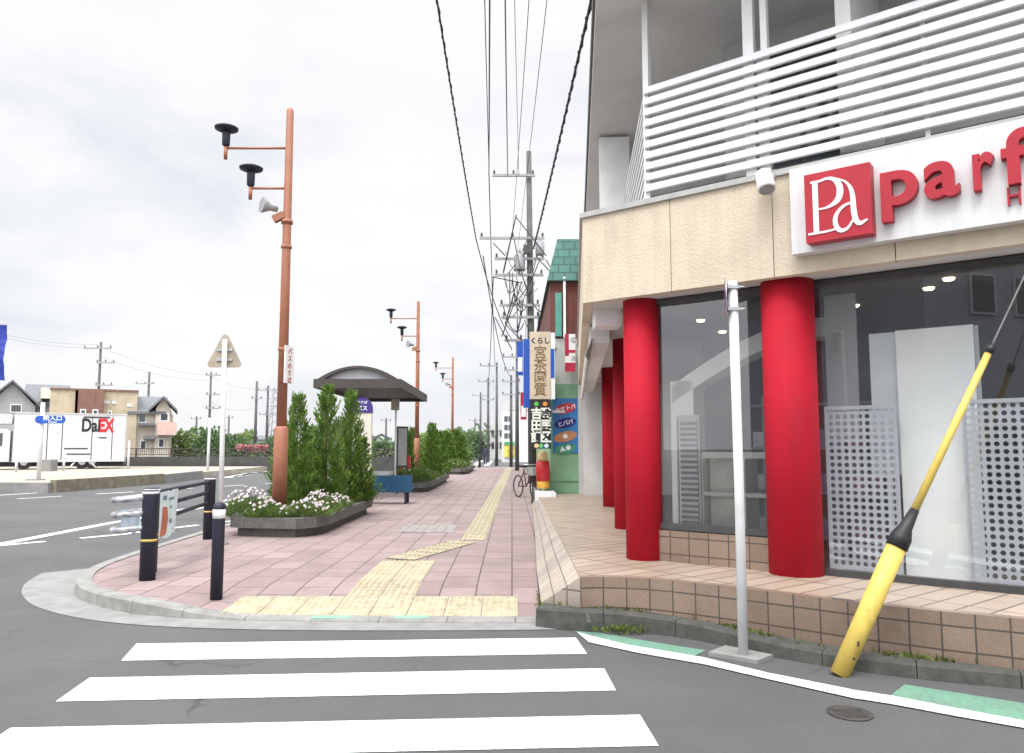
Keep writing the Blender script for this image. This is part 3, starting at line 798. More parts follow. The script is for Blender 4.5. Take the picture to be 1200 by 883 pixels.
bm = new(); n = -.82; ta, z1 = front(1018, 392, n); tb, _ = front(1146, 384, n)
fbox(bm, ta, tb, n, n - .02, 1.3, z1); fbox(bm, ta + .1, ta + .15, n, n - .02, PZ + .014, 1.3); fbox(bm, tb - .15, tb - .1, n, n - .02, PZ + .014, 1.3)
bd = obj('display_board', bm, mat('pale_blue_board', (.62, .67, .7), .6, .06, 2), origin=(*P((ta + tb) / 2, n), PZ + .013))
tag(bd, 'wide pale grey board on two legs standing behind the tall white board', 'board')
# white cube shelf
n = -.5; ta, zt_ = front(819, 530, n); tb, _ = front(925, 527, n); sh = thing('cube_shelf', 'white cube shelf unit standing behind the shop window glass', 'shelf', (*P((ta + tb) / 2, n), PZ + .013))
z0 = PZ + .31; zm = front(860, 580, n)[1]
bm = new(); fbox(bm, ta, tb, n, n - .35, zt_ - .06, zt_); obj('top', bm, M['shelfw'], sh)
bm = new(); fbox(bm, ta, tb, n, n - .35, PZ + .02, z0 - .02); obj('base', bm, M['shelfw'], sh)
bm = new(); fbox(bm, ta + .04, tb - .04, n - .004, n - .35, zm - .02, zm + .02); obj('shelf_board', bm, M['shelfw'], sh)
for t in (ta, (ta + tb) / 2 - .02, tb - .04):
    bm = new(); fbox(bm, t, t + .04, n - .002, n - .35, z0 - .02, zt_ - .04); obj('side_panel', bm, M['shelfw'], sh)
bm = new(); fbox(bm, ta + .06, ta + .3, n - .12, n - .14, z0, zt_ - .065); obj('back_panel', bm, mat('pale_back', (.7, .7, .62), .6), sh)
# louvred panel
n = -.46; ta, z1 = front(792, 487, n); tb, _ = front(819, 487, n); lv = thing('louvred_panel', 'white louvred shutter panel leaning inside the shop window beside the cube shelf', 'panel', (*P((ta + tb) / 2, n), PZ + .013))
bm = new()
for a, b, c, e in ((ta, tb, z1 - .05, z1), (ta, tb, PZ + .31, PZ + .37), (ta, ta + .03, PZ + .013, z1 - .05), (tb - .03, tb, PZ + .013, z1 - .05)): fbox(bm, a if b - a > .05 else a + (.015 if a > ta else 0), b if b - a > .05 else b - (0 if a > ta else .015), n, n - .03, c, e)
obj('frame', bm, M['white'], lv)
bm = new(); z = PZ + .39
while z < z1 - .07: fbox(bm, ta + .03, tb - .03, n - .002, n - .02, z, z + .026); z += .055
obj('louvres', bm, M['white'], lv)
bm = new(); fbox(bm, ta + .03, tb - .03, n - .024, n - .028, PZ + .37, z1 - .05); obj('backing', bm, M['grey'], lv)  # added grey sheet that gives the louvre gaps their shade
# stock on dim shelves at the back of the shop
for k, (t, z, sz, colr) in enumerate(((1.2, 1.3, .16, (.55, .55, .6)), (1.75, 1.5, .2, (.2, .24, .4)), (2.3, 1.2, .18, (.5, .2, .2)), (2.9, 1.4, .22, (.55, .5, .4)), (4.3, 1.3, .2, (.3, .4, .34)))):
    st = thing('stock_rack', 'dim rack of stock far inside the shop behind the ' + ('arch', 'shelf unit', 'thick red column', 'perforated panel', 'tall white board')[k], 'rack', (*P(t, -2.4), PZ + .013), 'racks deep in the shop')
    bm = new()
    for zz in (.1, .6, 1.1, 1.6): fbox(bm, t - .25, t + .25, -2.2, -2.6, PZ + zz, PZ + zz + .03)
    for a in (-.25, .22): fbox(bm, t + a, t + a + .03, -2.57, -2.6, PZ + .013, PZ + 1.75)
    obj('frame', bm, M['grey'], st)
    for zz in (.13, .63, 1.13):
        bm = new(); 
        for q in (-.18, .0, .16): fbox(bm, t + q - .07, t + q + .06, -2.25, -2.5, PZ + zz, PZ + zz + sz + .1 * abs(q))
        obj('boxes', bm, mat('stock_%d' % k, colr, .6), st)

# kerb in front of the shop + weeds
KP = [(636, 720), (672, 722), (700, 726), (750, 736), (835, 756), (900, 770), (1000, 787), (1105, 800), (1200, 808)]
off_ = [Vector(p) for p in offset([tuple(p) for p in rt], -.18)]
kp = [(.2, 6.7), (.42, 6.62)] + [tuple(p) for p in off_ if .58 < p.x < 1.6] + [tuple(at(x, y, z=0).xy) for x, y in KP[5:]]
d = (Vector(kp[-1]) - Vector(kp[-3])).normalized(); kp.append(tuple(Vector(kp[-1]) + d * 3.4)); kp = smooth(kp, 1)
def kz(x, y=0): return .085 + .07 * min(1, max(0, (2.2 - x) / 1.6))
bm = new(); kerbstrip(bm, kp, .17, kz); struct('kerb', bm, M['darkkerb'])
kin = offset(kp, .16)
bm = new()
for a, b in zip(kin, kin[1:]):
    a, b = Vector(a), Vector(b); nn = Vector((-(b - a).y, (b - a).x)).normalized() * .5
    quad(bm, [(a.x, a.y, kz(a.x)), (b.x, b.y, kz(b.x)), (b.x + nn.x, b.y + nn.y, kz(b.x)), (a.x + nn.x, a.y + nn.y, kz(a.x))])
struct('kerb_ground', bm, M['darkkerb'])
def leaf(bm, p, d, up, L, W):
    p = Vector(p); d = Vector(d).normalized(); s = d.cross(up)
    if s.length < 1e-3: s = Vector((1, 0, 0))
    s.normalize(); s *= W / 2
    a = p; b = p + d * L
    mid = p + d * L * .5
    bm.faces.new([bm.verts.new(v) for v in (a, mid + s, b, mid - s)])
def rv(): 
    while True:
        v = Vector((R.uniform(-1, 1), R.uniform(-1, 1), R.uniform(-1, 1)))
        if .05 < v.length < 1: return v.normalized()
bm = new()
spots = resamp(kin, 90)
for i, p in enumerate(spots):
    dens = 2
    if any(abs(i - c) < 3 for c in (10, 24, 39, 40, 55, 56, 57)): dens = 22
    for _ in range(dens):
        q = Vector((p.x + R.uniform(-.05, .05), p.y + R.uniform(-.02, .06), kz(p.x))); leaf(bm, q, rv() * .8 + Vector((0, -.2, .9)), rv(), R.uniform(.025, .06), .018)
for _ in range(160):
    a = R.uniform(0, 6.3); r = .16 * R.random(); leaf(bm, (.92 + r * math.cos(a) * 1.6, 6.5 + r * math.sin(a) * .5, .02 + R.random() * .02), rv() + Vector((0, 0, .8)), rv(), R.uniform(.025, .06), .02)
for _ in range(140):
    leaf(bm, (.27 + R.uniform(-.03, .06), 7.0 + R.random() * 1.0, .08), rv() + Vector((0, 0, .8)), rv(), R.uniform(.02, .05), .014)
stuff('weeds', bm, L_MOSS, 'low green weeds growing along the dark kerb under the tiled step', 'weeds')

# ------------------------------------------------------------------ poles in front of the shop
b = at(871, 767, z=.03); top = at(857, 330, Y=b.y)
sgp = thing('sign_pole', 'slim white sign pole with round sign seen edge-on by the red column', 'sign pole', (b.x, b.y, .0))
bm = new(); tube(bm, [(b.x, b.y, .02), (b.x + .003, b.y, 1.2), (b.x - .004, b.y, top.z)], .036, 16); obj('pole', bm, M['whitepole'], sgp)
bm = new(); q = gp([(830, 769), (850, 761), (906, 772), (888, 779)], .0); prism(bm, [p.xy for p in q], .001, .03); obj('base', bm, M['conc'], sgp)
bm = new(); c = Vector((b.x - .055, b.y + .0, top.z - .13)); nx = Vector((-.97, .25, 0)).normalized()
tube(bm, [c, c + nx * .006], .15, 28); ds = obj('sign_disc', bm, M['steel'], sgp)
bm = new(); tube(bm, [c + nx * .0065, c + nx * .008], .148, 28); obj('sign_face', bm, M['signblue'], ds)
bm = new(); 
for k in range(28):
    a0, a1 = 2 * PI * k / 28, 2 * PI * (k + 1) / 28; e1 = nx.cross(Z3); 
    pts = [c + nx * .0095 + (e1 * math.cos(a) + Z3 * math.sin(a)) * r for r, a in ((.148, a0), (.148, a1), (.118, a1), (.118, a0))]; quad(bm, pts)
e1 = nx.cross(Z3); dd = (e1 + Z3).normalized(); ee = (e1 - Z3).normalized() * .013
quad(bm, [c + nx * .0096 + dd * .12 + ee, c + nx * .0096 - dd * .12 + ee, c + nx * .0096 - dd * .12 - ee, c + nx * .0096 + dd * .12 - ee]); obj('sign_ring', bm, mat('sign_ring_red', (.6, .02, .03), .4), ds)
bm = new()
for z in (-.05, -.22): obox(bm, (b.x - .01, b.y, top.z + z), (1, 0, 0), (0, 1, 0), (0, 0, 1), .045, .042, .012); tube(bm, [(b.x + .03, b.y - .03, top.z + z), (b.x + .075, b.y - .04, top.z + z)], .006, 6)
obj('clamp', bm, M['steel'], sgp)

# yellow guy-wire guard
g0 = at(985, 788, z=.02); g1 = at(1070, 602, Y=g0.y - .0); g2 = at(1160, 410, Y=g0.y + .02); g3 = at(1240, 240, Y=g0.y + .05)
gy = thing('guy_guard', 'yellow guy-wire guard tube leaning up from the kerb before the window', 'guy wire guard', (g0.x, g0.y, 0))
dirg = (g1 - g0).normalized(); j1 = at(1054, 634, Y=g0.y)
bm = new(); tube(bm, [g0 - dirg * .02, g0 + (j1 - g0) * .5, j1], [.062, .066, .066], 20)
obj('lower_tube', bm, M['yellow'], gy)
bm = new()
for f_ in (.12, .22, .24): p_ = g0 + (j1 - g0) * f_ + Vector((R.uniform(-.02, .02), -.066, 0)); tube(bm, [p_, p_ + Vector((0, -.004, 0))], .008, 8)
obj('bolt', bm, M['black'], gy)
bm = new(); tube(bm, [j1 - dirg * .05, j1 + dirg * .03, j1 + dirg * .1, g1 + dirg * .03], [.072, .07, .045, .03], 18); obj('rubber_boot', bm, M['black'], gy)
bm = new(); tube(bm, [g1 + dirg * .02, g1.lerp(g2, .5), g2], [.027, .026, .024], 14); obj('upper_tube', bm, M['yellow'], gy)
bm = new(); tube(bm, [g2 - dirg * .03, g2 + dirg * .04], .03, 12); obj('end_cap', bm, M['black'], gy)
far = g2 + (g3 - g2).normalized() * 9
bm = new(); tube(bm, [g2, far], .006, 6); obj('guy_wire', bm, M['steel'], gy)

# ------------------------------------------------------------------ bollard, guard rail
p = at(253.5, 697, z=.125); bo = thing('bollard', 'lone navy bollard with white top band at the pavement corner', 'bollard', (p.x, p.y, hgt(p.x, p.y)))
z0 = hgt(p.x, p.y) - .01
bm = new(); lathe(bm, (p.x, p.y, z0), [(.058, 0), (.058, .78), (.057, .9), (.05, .93), (.02, .945)], 24); obj('post', bm, M['navy'], bo)
bm = new(); lathe(bm, (p.x, p.y, z0), [(.0605, .79), (.0605, .875)], 24); obj('reflective_band', bm, M['refl'], bo)
p1 = at(172.5, 680, z=.13).xy; p2 = Vector((at(176, 640, Y=8.8).x, 8.8)); p3 = at(244, 632, z=.13).xy
gr = thing('guard_rail', 'navy guard rail of three pipes curving round the kerb corner', 'guard rail', (p1.x, p1.y, .13))
for q in (p1, p2, p3):
    z0 = hgt(q.x, q.y) - .01; bm = new(); lathe(bm, (q.x, q.y, z0), [(.082, 0), (.082, .92), (.08, .955), (.07, .965)], 24); po = obj('post', bm, M['navy'], gr)
    bm = new(); lathe(bm, (q.x, q.y, z0), [(.084, .925), (.083, .95)], 24); obj('reflective_band', bm, M['refl'], po)
    bm = new(); lathe(bm, (q.x, q.y, z0), [(.0835, .42), (.0835, .445)], 24); obj('yellow_band', bm, M['yellowband'], po)
for z in (1.02, .86, .70):
    bm = new(); tube(bm, [(p2.x, p2.y, z), (p3.x, p3.y, z - .01)], .028, 12); obj('rail', bm, M['navy'], gr)
    lp = smooth([(p2.x, p2.y), (-4.2, 8.85), (-4.36, 8.7), (-4.37, 8.4), (-4.2, 8.15), (p1.x, p1.y)], 3)
    bm = new(); tube(bm, [(x, y, z - .05 * math.sin(PI * i / (len(lp) - 1))) for i, (x, y) in enumerate(lp)], .033, 12); o = obj('rail', bm, mat('scuffed_rail', (.36, .37, .39), .35, .6, 14, dirt=.4, metal=.3), gr); o['label'] = 'scuffed grey loop of rail'
def banner(name, label, pts, z0, z1, build):
    a, b = Vector(pts[0]), Vector(pts[1]); u = (b - a).normalized(); nn = Vector((u.y, -u.x))
    t = thing(name, label, 'banner', ((a.x + b.x) / 2, (a.y + b.y) / 2, z0)); return t, a, b, u, nn
M_BAN = mat('banner_print', (.6, .72, .72), .6, .12, 7)
t, a, b, u, nn = banner('banner', 'pale banner with an orange figure tied to the guard rail pipes', ((p2.x - .02, p2.y + .1), (p2.x - .2, p2.y + 1.0)), .45, 1.0, 0)
bm = new()
W = 10
def bp(s, z, off): 
    c = a.lerp(b, s) + nn * (off + .012 * math.sin(s * 9 + z * 5)); return (c.x, c.y, z)
off = .045 if (nn.x > 0) else -.045
for i in range(W): quad(bm, [bp(i / W, .47 + .02 * math.sin(i), off), bp((i + 1) / W, .47 + .02 * math.sin(i + 1), off), bp((i + 1) / W, 1.02, off), bp(i / W, 1.02, off)])
o = obj('sheet', bm, M_BAN, t); o.modifiers.new('thickness', 'SOLIDIFY').thickness = .003
bm = new(); e = off * 1.12
pts = [(.12, .5), (.42, .5), (.46, .68), (.4, .83), (.2, .84), (.1, .68)]; bm.faces.new([bm.verts.new(bp(s, z, e)) for s, z in pts]); obj('print', bm, mat('banner_orange', (.45, .14, .07), .6, .2, 9), t)
bm = new()
for s, z, w_, h_ in ((.55, .9, .3, .03), (.6, .8, .25, .025), (.58, .62, .3, .05), (.15, .92, .2, .05)): bm.faces.new([bm.verts.new(bp(q, r_, e)) for q, r_ in ((s, z), (s + w_, z), (s + w_, z + h_), (s, z + h_))])
obj('print', bm, mat('banner_dark', (.12, .2, .25), .6), t)
t, a, b, u, nn = banner('banner', 'crumpled pale blue banner hanging inside the steel loop of rail', ((-4.3, 8.36), (-4.0, 8.2)), .55, .9, 0)
bm = new(); off = -.06
for i in range(W): quad(bm, [bp(i / W, .64 + .03 * math.sin(i * 1.7), off), bp((i + 1) / W, .64 + .03 * math.sin((i + 1) * 1.7), off), bp((i + 1) / W, .86, off + .02), bp(i / W, .86, off + .02)])
o = obj('sheet', bm, mat('banner_blue', (.55, .64, .72), .6, .2, 11), t); o.modifiers.new('thickness', 'SOLIDIFY').thickness = .003

# triangle sign
p = at(257.5, 638, z=.13); tp = at(263.5, 398, Y=p.y)
ts = thing('road_sign', 'triangular road sign on a white pole seen from its bare back', 'road sign', (p.x, p.y, .13))
bm = new(); tube(bm, [(p.x, p.y, .12), (tp.x, tp.y, tp.z)], .036, 14); obj('pole', bm, M['whitepole'], ts)
bm = new(); lathe(bm, (p.x, p.y, .128), [(.12, 0), (.12, .02), (.05, .03)], 18); obj('base', bm, M['conc'], ts)
c = at(263.3, 415, Y=p.y + .06); r0 = .285
tri = []
for k in range(3):
    a_ = PI / 2 + k * 2 * PI / 3
    for d_ in (-.5, -.17, .17, .5): tri.append((c.x + .235 * math.cos(a_) + .05 * math.cos(a_ + d_ * 2), c.z - .02 + (.27 * math.sin(a_)) + .05 * math.sin(a_ + d_ * 2)))
bm = new(); fa = [bm.verts.new((x, c.y, z)) for x, z in tri]; fb = [bm.verts.new((x, c.y + .012, z)) for x, z in tri]
bm.faces.new(fa); bm.faces.new(fb[::-1]); [bm.faces.new((fa[i], fa[(i + 1) % 12], fb[(i + 1) % 12], fb[i])) for i in range(12)]
obj('sign_plate', bm, M['signback'], ts)
bm = new()
for z in (.06, -.09): box(bm, c.x - .12, c.x + .12, c.y - .022, c.y - .001, c.z + z - .018, c.z + z + .018)
obj('bracket', bm, M['steel'], ts)
# thin white pole at the island edge
p = at(243, 559, z=0); tp = at(246, 490, Y=p.y)
o_ = thing('marker_pole', 'thin white pole standing at the far corner of the traffic island', 'pole', (p.x, p.y, 0))
bm = new(); tube(bm, [(p.x, p.y, 0), (tp.x, tp.y, tp.z)], .07, 10); obj('pole', bm, M['whitepole'], o_)
bm = new(); lathe(bm, (p.x, p.y, 0), [(.16, 0), (.16, .08), (.08, .12)], 14); obj('base', bm, M['conc'], o_)

# ------------------------------------------------------------------ planters, shrubs, lamps
def planter(x0, x1, y0, y1, label, tap=.45):
    t = thing('planter', label, 'planter', ((x0 + x1) / 2, (y0 + y1) / 2, .13), 'stone planters along the pavement')
    ol = [(x0 + .1, y0 + .1), (x0 + .35, y0), (x1 - .35, y0 - .15), (x1 - .1, y0 + .1), (x1, y0 + .5), (x1, y1 - .3), (x1 - .3, y1), (x0 + .3, y1), (x0, y1 - .3), (x0, y0 + .5)]
    def ins(d): 
        cx, cy = (x0 + x1) / 2, (y0 + y1) / 2; hx, hy = (x1 - x0) / 2, (y1 - y0) / 2
        return [(cx + (x - cx) * (hx - d) / hx, cy + (y - cy) * (hy - d) / hy) for x, y in ol]
    bm = new(); prism(bm, ins(.1), .11, .27); obj('plinth', bm, M['granite'], t)
    bm = new()
    o2, i2 = ins(0), ins(.17); n = len(ol)
    for i in range(n):
        j = (i + 1) % n
        A, B, C, D = [Vector((*q, 0)) for q in (o2[i], o2[j], i2[j], i2[i])]
        L = (B - A).length; k = max(1, int(L / .6))
        for s in range(k):
            g = .004 / max(.05, L / k)
            f0, f1 = (s + g) / k, (s + 1 - g) / k
            prism(bm, [A.lerp(B, f0).xy, A.lerp(B, f1).xy, D.lerp(C, f1).xy, D.lerp(C, f0).xy], .27, .43)
    obj('rim', bm, M['granite'], t, bevel=.02)
    bm = new(); prism(bm, ins(.175), .25, .4); obj('soil', bm, M['soil'], t)
    return t
planter(-4.6, -3.02, 12.2, 16.9, 'dark stone planter holding tall conifers and white daisies beside the bus shelter')
planter(-4.1, -2.6, 24, 32, 'dark stone planter behind the blue bench')
planter(-3.9, -2.3, 39.5, 48, 'dark stone planter far down the pavement')

def conifer_mesh(seed, Hh, Rr, n=1500, clump=False):
    r = random.Random(seed); bm = new()
    ph = [r.uniform(0, 6.3) for _ in range(6)]
    for i in range(n):
        h = r.random() ** 1.15; a = r.uniform(0, 2 * PI)
        env = Rr * ((1 - h) ** .6 * .95 + .07) * (.78 + .24 * math.sin(3 * a + ph[0] + h * 9) + .2 * math.sin(5 * a + ph[1] - h * 23) + .2 * math.sin(h * 37 + ph[2] + a)) * (1.35 if r.random() < .06 else 1)
        rr = env * (1 - .55 * r.random() ** 2.2); z = h * Hh + .02
        o = Vector((rr * math.cos(a), rr * math.sin(a), z))
        d = Vector((math.cos(a), math.sin(a), .75 + .9 * h + r.uniform(-.35, .35)))
        L = r.uniform(.13, .3) * (1.1 - .4 * h)
        d.normalize(); side = Vector((-math.sin(a), math.cos(a), r.uniform(-.3, .3)))
        for k in range(5):
            q = o + d * L * (k / 5); sgn = 1 if k % 2 else -1
            dd = d + side * sgn * .75 + Vector((r.uniform(-.2, .2), r.uniform(-.2, .2), r.uniform(-.25, .25)))
            leaf(bm, q, dd, Vector((r.uniform(-.4, .4), r.uniform(-.4, .4), 1)), L * r.uniform(.35, .55), L * r.uniform(.16, .26))
        leaf(bm, o + d * L * .7, d, rv(), L * .55, L * .2)
    return bm
CP = []
for sd in range(3):
    base = Vector((0, 0, -50 - sd * 10)); 
    CP.append(conifer_mesh(20 + sd, 2.2, .5, 1150))
con_me = []
for sd, b_ in enumerate(CP):
    me = bpy.data.meshes.new('conifer_foliage'); b_.to_mesh(me); b_.free(); me.materials.append(L_CON); con_me.append(me)
bmt = new(); tube(bmt, [(0, 0, 0), (.02, 0, 1), (0, .01, 2.0)], [.045, .03, .008], 8); trunk_me = bpy.data.meshes.new('trunk'); bmt.to_mesh(trunk_me); bmt.free(); trunk_me.materials.append(M['bark'])
def conifer(x, y, hh, wd, k, label, z=.39):
    t = thing('conifer', label, 'conifer', (x, y, z), 'conifers in the planters')
    for nm, me in (('foliage', con_me[k % 3]), ('trunk', trunk_me)):
        o = bpy.data.objects.new(nm, me); COL.objects.link(o); o.parent = t
    t.scale = (wd / .5, wd / .5, hh / 2.2); t.rotation_euler.z = k * 2.1
    return t
for k, (px, Y, top, w, lab) in enumerate((
        (347, 14.3, 464, .3, 'dark green conifer just behind the orange lamp column'),
        (382, 14.9, 455, .34, 'tallest bushy conifer in the middle of the flower planter'),
        (410, 15.9, 460, .31, 'bright green conifer at the shelter end of the flower planter'),
        (334, 15.2, 500, .3, 'short conifer hidden behind the foot of the orange lamp column'),
        (424, 16.2, 512, .3, 'small browning conifer at the planter end beside the bus stop sign'),
        (364, 16.2, 500, .3, 'conifer at the road side of the flower planter'))):
    p = at(px, 560, Y=Y); tz = at(px, top, Y=Y).z; conifer(p.x, Y, tz - .39 - .1, w, k, lab)
for k, (px, Y, top, w, lab) in enumerate((
        (476, 26, 512, .34, 'conifer at the bench end of the planter with the second lamp'),
        (506, 28.5, 500, .4, 'upright conifer beneath the second orange lamp'),
        (514, 31.2, 508, .4, 'conifer at the kerb side behind the second orange lamp'),
        (482, 31.5, 505, .42, 'conifer standing just behind the second orange lamp column'),
        (523, 42, 508, .6, 'conifer at the near end of the distant planter'),
        (534, 44, 506, .6, 'conifer in the middle of the distant planter'),
        (541, 46, 512, .5, 'conifer at the pavement side of the distant planter'))):
    p = at(px, 545, Y=Y); tz = at(px, top, Y=Y).z; conifer(p.x, Y, tz - .39, w, k + 1, lab)

def clump(x, y, rx, ry, hh, nl, nf, label, name='daisy_plant', flower=L_FLOW, z=.39, lsz=.09):
    t = thing(name, label, 'plant', (x, y, z), 'bedding plants in the planter')
    bm = new(); bf = new()
    for i in range(nl):
        a = R.uniform(0, 6.3); r = math.sqrt(R.random()); px_, py_ = x + rx * r * math.cos(a), y + ry * r * math.sin(a)
        hz = hh * (1 - r * r * .6) * R.uniform(.15, 1)
        d = Vector((math.cos(a) * r, math.sin(a) * r, .9)) + rv() * .6
        leaf(bm, (px_, py_, z + hz * .7), d, rv(), lsz * R.uniform(.7, 1.9), lsz * .14)
    for i in range(nf):
        a = R.uniform(0, 6.3); r = math.sqrt(R.random()); hz = hh * (1.12 - r * r * .55) * R.uniform(.75, 1.1)
        c = Vector((x + rx * r * math.cos(a) * 1.05, y + ry * r * math.sin(a) * 1.05, z + hz)); nrm = (Vector((math.cos(a) * r * .5, math.sin(a) * r * .5 - .5, .7)) + rv() * .4).normalized()
        e1 = nrm.cross(rv()).normalized(); e2 = nrm.cross(e1); rad_ = R.uniform(.016, .03)
        for k in range(6):
            t0, t1 = k * PI / 3 - .42, k * PI / 3 + .42
            bf.faces.new([bf.verts.new(v) for v in (c, c + (e1 * math.cos(t0) + e2 * math.sin(t0)) * rad_, c + (e1 * math.cos(t1) + e2 * math.sin(t1)) * rad_)])
        tube(bm, [(c.x - nrm.x * .05, c.y, z + hz * .3), c], .003, 3, cap=False)
    obj('leaves', bm, L_GRASS, t)
    o = obj('blossom', bf, flower, t); o['kind'] = 'stuff'
clump(-4.35, 12.7, .42, .4, .42, 1700, 90, 'white daisy clump spilling over the road end of the planter')
clump(-3.9, 12.45, .4, .28, .24, 1500, 22, 'low green daisy clump before the orange lamp column')
clump(-3.35, 12.55, .36, .3, .3, 1500, 60, 'white daisy clump between the orange lamp column and planter corner')
clump(-3.3, 13.3, .3, .45, .36, 1300, 75, 'white daisy clump at the foot of the middle conifer')
clump(-3.25, 14.3, .22, .5, .26, 900, 34, 'sparse daisy clump by the pavement rim of the planter')
clump(-3.2, 24.6, .6, .5, .5, 900, 6, 'bushy green plant at the bench end of the second planter', 'shrub', lsz=.2)
clump(-3.1, 26.2, .45, .7, .4, 800, 4, 'leafy green plant along the pavement rim of the second planter', 'shrub', lsz=.2)
clump(-3.0, 40.4, .7, .6, .45, 500, 12, 'low flowering plant at the end of the distant planter', 'shrub', lsz=.25)

def lamp(x, y, label, sign=False):
    t = thing('street_lamp', label, 'street lamp', (x, y, .39), 'orange street lamps')
    z = .38
    bm = new(); tube(bm, [(x, y, z), (x, y, 1.86), (x, y, 1.9)], [.124, .119, .09], 20); obj('sleeve', bm, M['lampred'], t)
    bm = new(); tube(bm, [(x, y, 1.88), (x, y, 4.5), (x, y, 7.49), (x, y, 7.53)], [.086, .077, .062, .048], 18)
    for zz in (5.0, 3.2): lathe(bm, (x, y, zz), [(.09, 0), (.095, .01), (.095, .04), (.09, .05)], 18)
    obj('pole', bm, M['lampred'], t)
    for (dx, za, zt) in ((-1.12, 6.81, 7.1), (-.66, 6.08, 6.3)):
        bm = new(); tube(bm, [(x, y, za), (x + dx, y, za)], .022, 10); tube(bm, [(x + dx, y, za - .2), (x + dx, y, za + .04)], .032, 12); ar = obj('arm', bm, M['lampred'], t)
        bm = new(); lathe(bm, (x + dx, y, za), [(.04, .03), (.066, .06), (.07, .28), (.065, .3)], 18); lathe(bm, (x + dx, y, za), [(.09, .3), (.195, .34), (.205, .37), (.14, .4), (.04, .42)], 22); obj('lamp_head', bm, M['navy'], ar)
    bm = new(); c = Vector((x - .28, y - .05, 5.72)); d = Vector((-.75, -.6, .1)).normalized()
    tube(bm, [c + d * .16, c + d * .12, c, c - d * .12], [.14, .13, .06, .05], 16); sp_ = obj('loudspeaker', bm, M['grey'], t)
    bm = new(); obox(bm, (x - .14, y - .03, 5.55), (1, 0, .5), (0, 1, 0), (-.5, 0, 1), .1, .05, .06); tube(bm, [(x, y, 5.48), (x - .2, y - .03, 5.6)], .025, 8); lathe(bm, (x, y, 5.44), [(.1, 0), (.1, .07)], 14); obj('bracket', bm, M['lampred'], t)
    if sign:
        bm = new(); obox(bm, (x + .13, y - .09, 2.95), (.3, .954, 0), (.954, -.3, 0), (0, 0, 1), .13, .012, .32); sgn = obj('sign_plate', bm, M['white'], t)
        bm = new(); nrm = Vector((.954, -.3, 0)); uu = Vector((.3, .954, 0))
        for k, ch in enumerate('バスのりば'): text_into(bm, ch, Vector((x + .13, y - .09, 3.14 - k * .125)) - uu * .055 + nrm * .0125, uu, Z3, .11, .003, .02)
        obj('lettering', bm, mat('sign_dark_red', (.3, .03, .03), .5), sgn)
    return t
l1 = lamp(-3.94, 13.0, 'tall orange twin lamp with sign plate standing in the daisy planter', True)
l2 = lamp(-3.86, 30.9, 'orange twin lamp rising beyond the bus shelter roof')
l3 = dup(l2, (-3.72, 47.5, .39), 'orange twin lamp in the most distant planter', (.95, .95, .95))

# ------------------------------------------------------------------ bus shelter and bus stop
sh = thing('bus_shelter', 'brown bus shelter with arched roof over the pavement', 'bus shelter', (-4.1, 23, .13))
X0, X1, Y0, Y1, ZE = -5.25, -2.93, 20, 26.2, 3.1
bm = new()
for (a, b, c, d_) in ((X0, X1, Y0, Y0 + .1), (X0, X1, Y1 - .1, Y1), (X0, X0 + .1, Y0 + .1, Y1 - .1), (X1 - .1, X1, Y0 + .1, Y1 - .1)): box(bm, a, b, c, d_, ZE, ZE + .24)
obj('eave_beam', bm, M['shelter'], sh)
bm = new(); ns = 18; cx = (X0 + X1) / 2; hw = (X1 - X0) / 2 - .12; hr = .36
ns = 32
def arch(off, k):
    a_ = math.cos(PI * (1 - k / ns)); return cx + (hw + off) * a_, ZE + .2 + off + (hr) * (1 - a_ * a_)
for k in range(ns):
    o0, o1, i0, i1 = arch(.035, k), arch(.035, k + 1), arch(-.035, k), arch(-.035, k + 1)
    for (y, fl_) in ((Y0 + .03, 0), (Y1 - .03, 1)): quad(bm, [(o0[0], y, o0[1]), (o1[0], y, o1[1]), (i1[0], y, i1[1]), (i0[0], y, i0[1])])
    f = quad(bm, [(o0[0], Y0 + .03, o0[1]), (o1[0], Y0 + .03, o1[1]), (o1[0], Y1 - .03, o1[1]), (o0[0], Y1 - .03, o0[1])]); f.smooth = True
    f = quad(bm, [(i0[0], Y0 + .03, i0[1]), (i1[0], Y0 + .03, i1[1]), (i1[0], Y1 - .03, i1[1]), (i0[0], Y1 - .03, i0[1])]); f.smooth = True
bmesh.ops.remove_doubles(bm, verts=bm.verts, dist=1e-4)
obj('roof', bm, M['shelter'], sh)
for yy in (Y0 + .14, Y1 - .16):
    bm = new(); v0 = [arch(-.036, k) for k in range(ns + 1)]
    fa = [bm.verts.new((x, yy, z)) for x, z in v0]; fb = [bm.verts.new((x, yy + .02, z)) for x, z in v0]; bm.faces.new(fa); bm.faces.new(fb[::-1])
    for k in range(ns): bm.faces.new((fa[k], fa[k + 1], fb[k + 1], fb[k]))
    obj('gable_panel', bm, M['shelterglass'], sh)
bm = new(); box(bm, X0 + .1, X1 - .1, Y0 + .1, Y1 - .1, ZE + .1, ZE + .13)
obj('ceiling', bm, M['shelter'], sh)
for x, y in ((-5.05, 20.4), (-5.05, 25.6), (-4.85, 23)):
    bm = new(); box(bm, x - .06, x + .06, y - .06, y + .06, .12, ZE + .02); obj('pillar', bm, M['shelter'], sh)
bm = new(); box(bm, -5.02, -4.8, 20.47, 22.9, .5, 2.3); obj('rear_panel', bm, M['shelterglass'], sh)

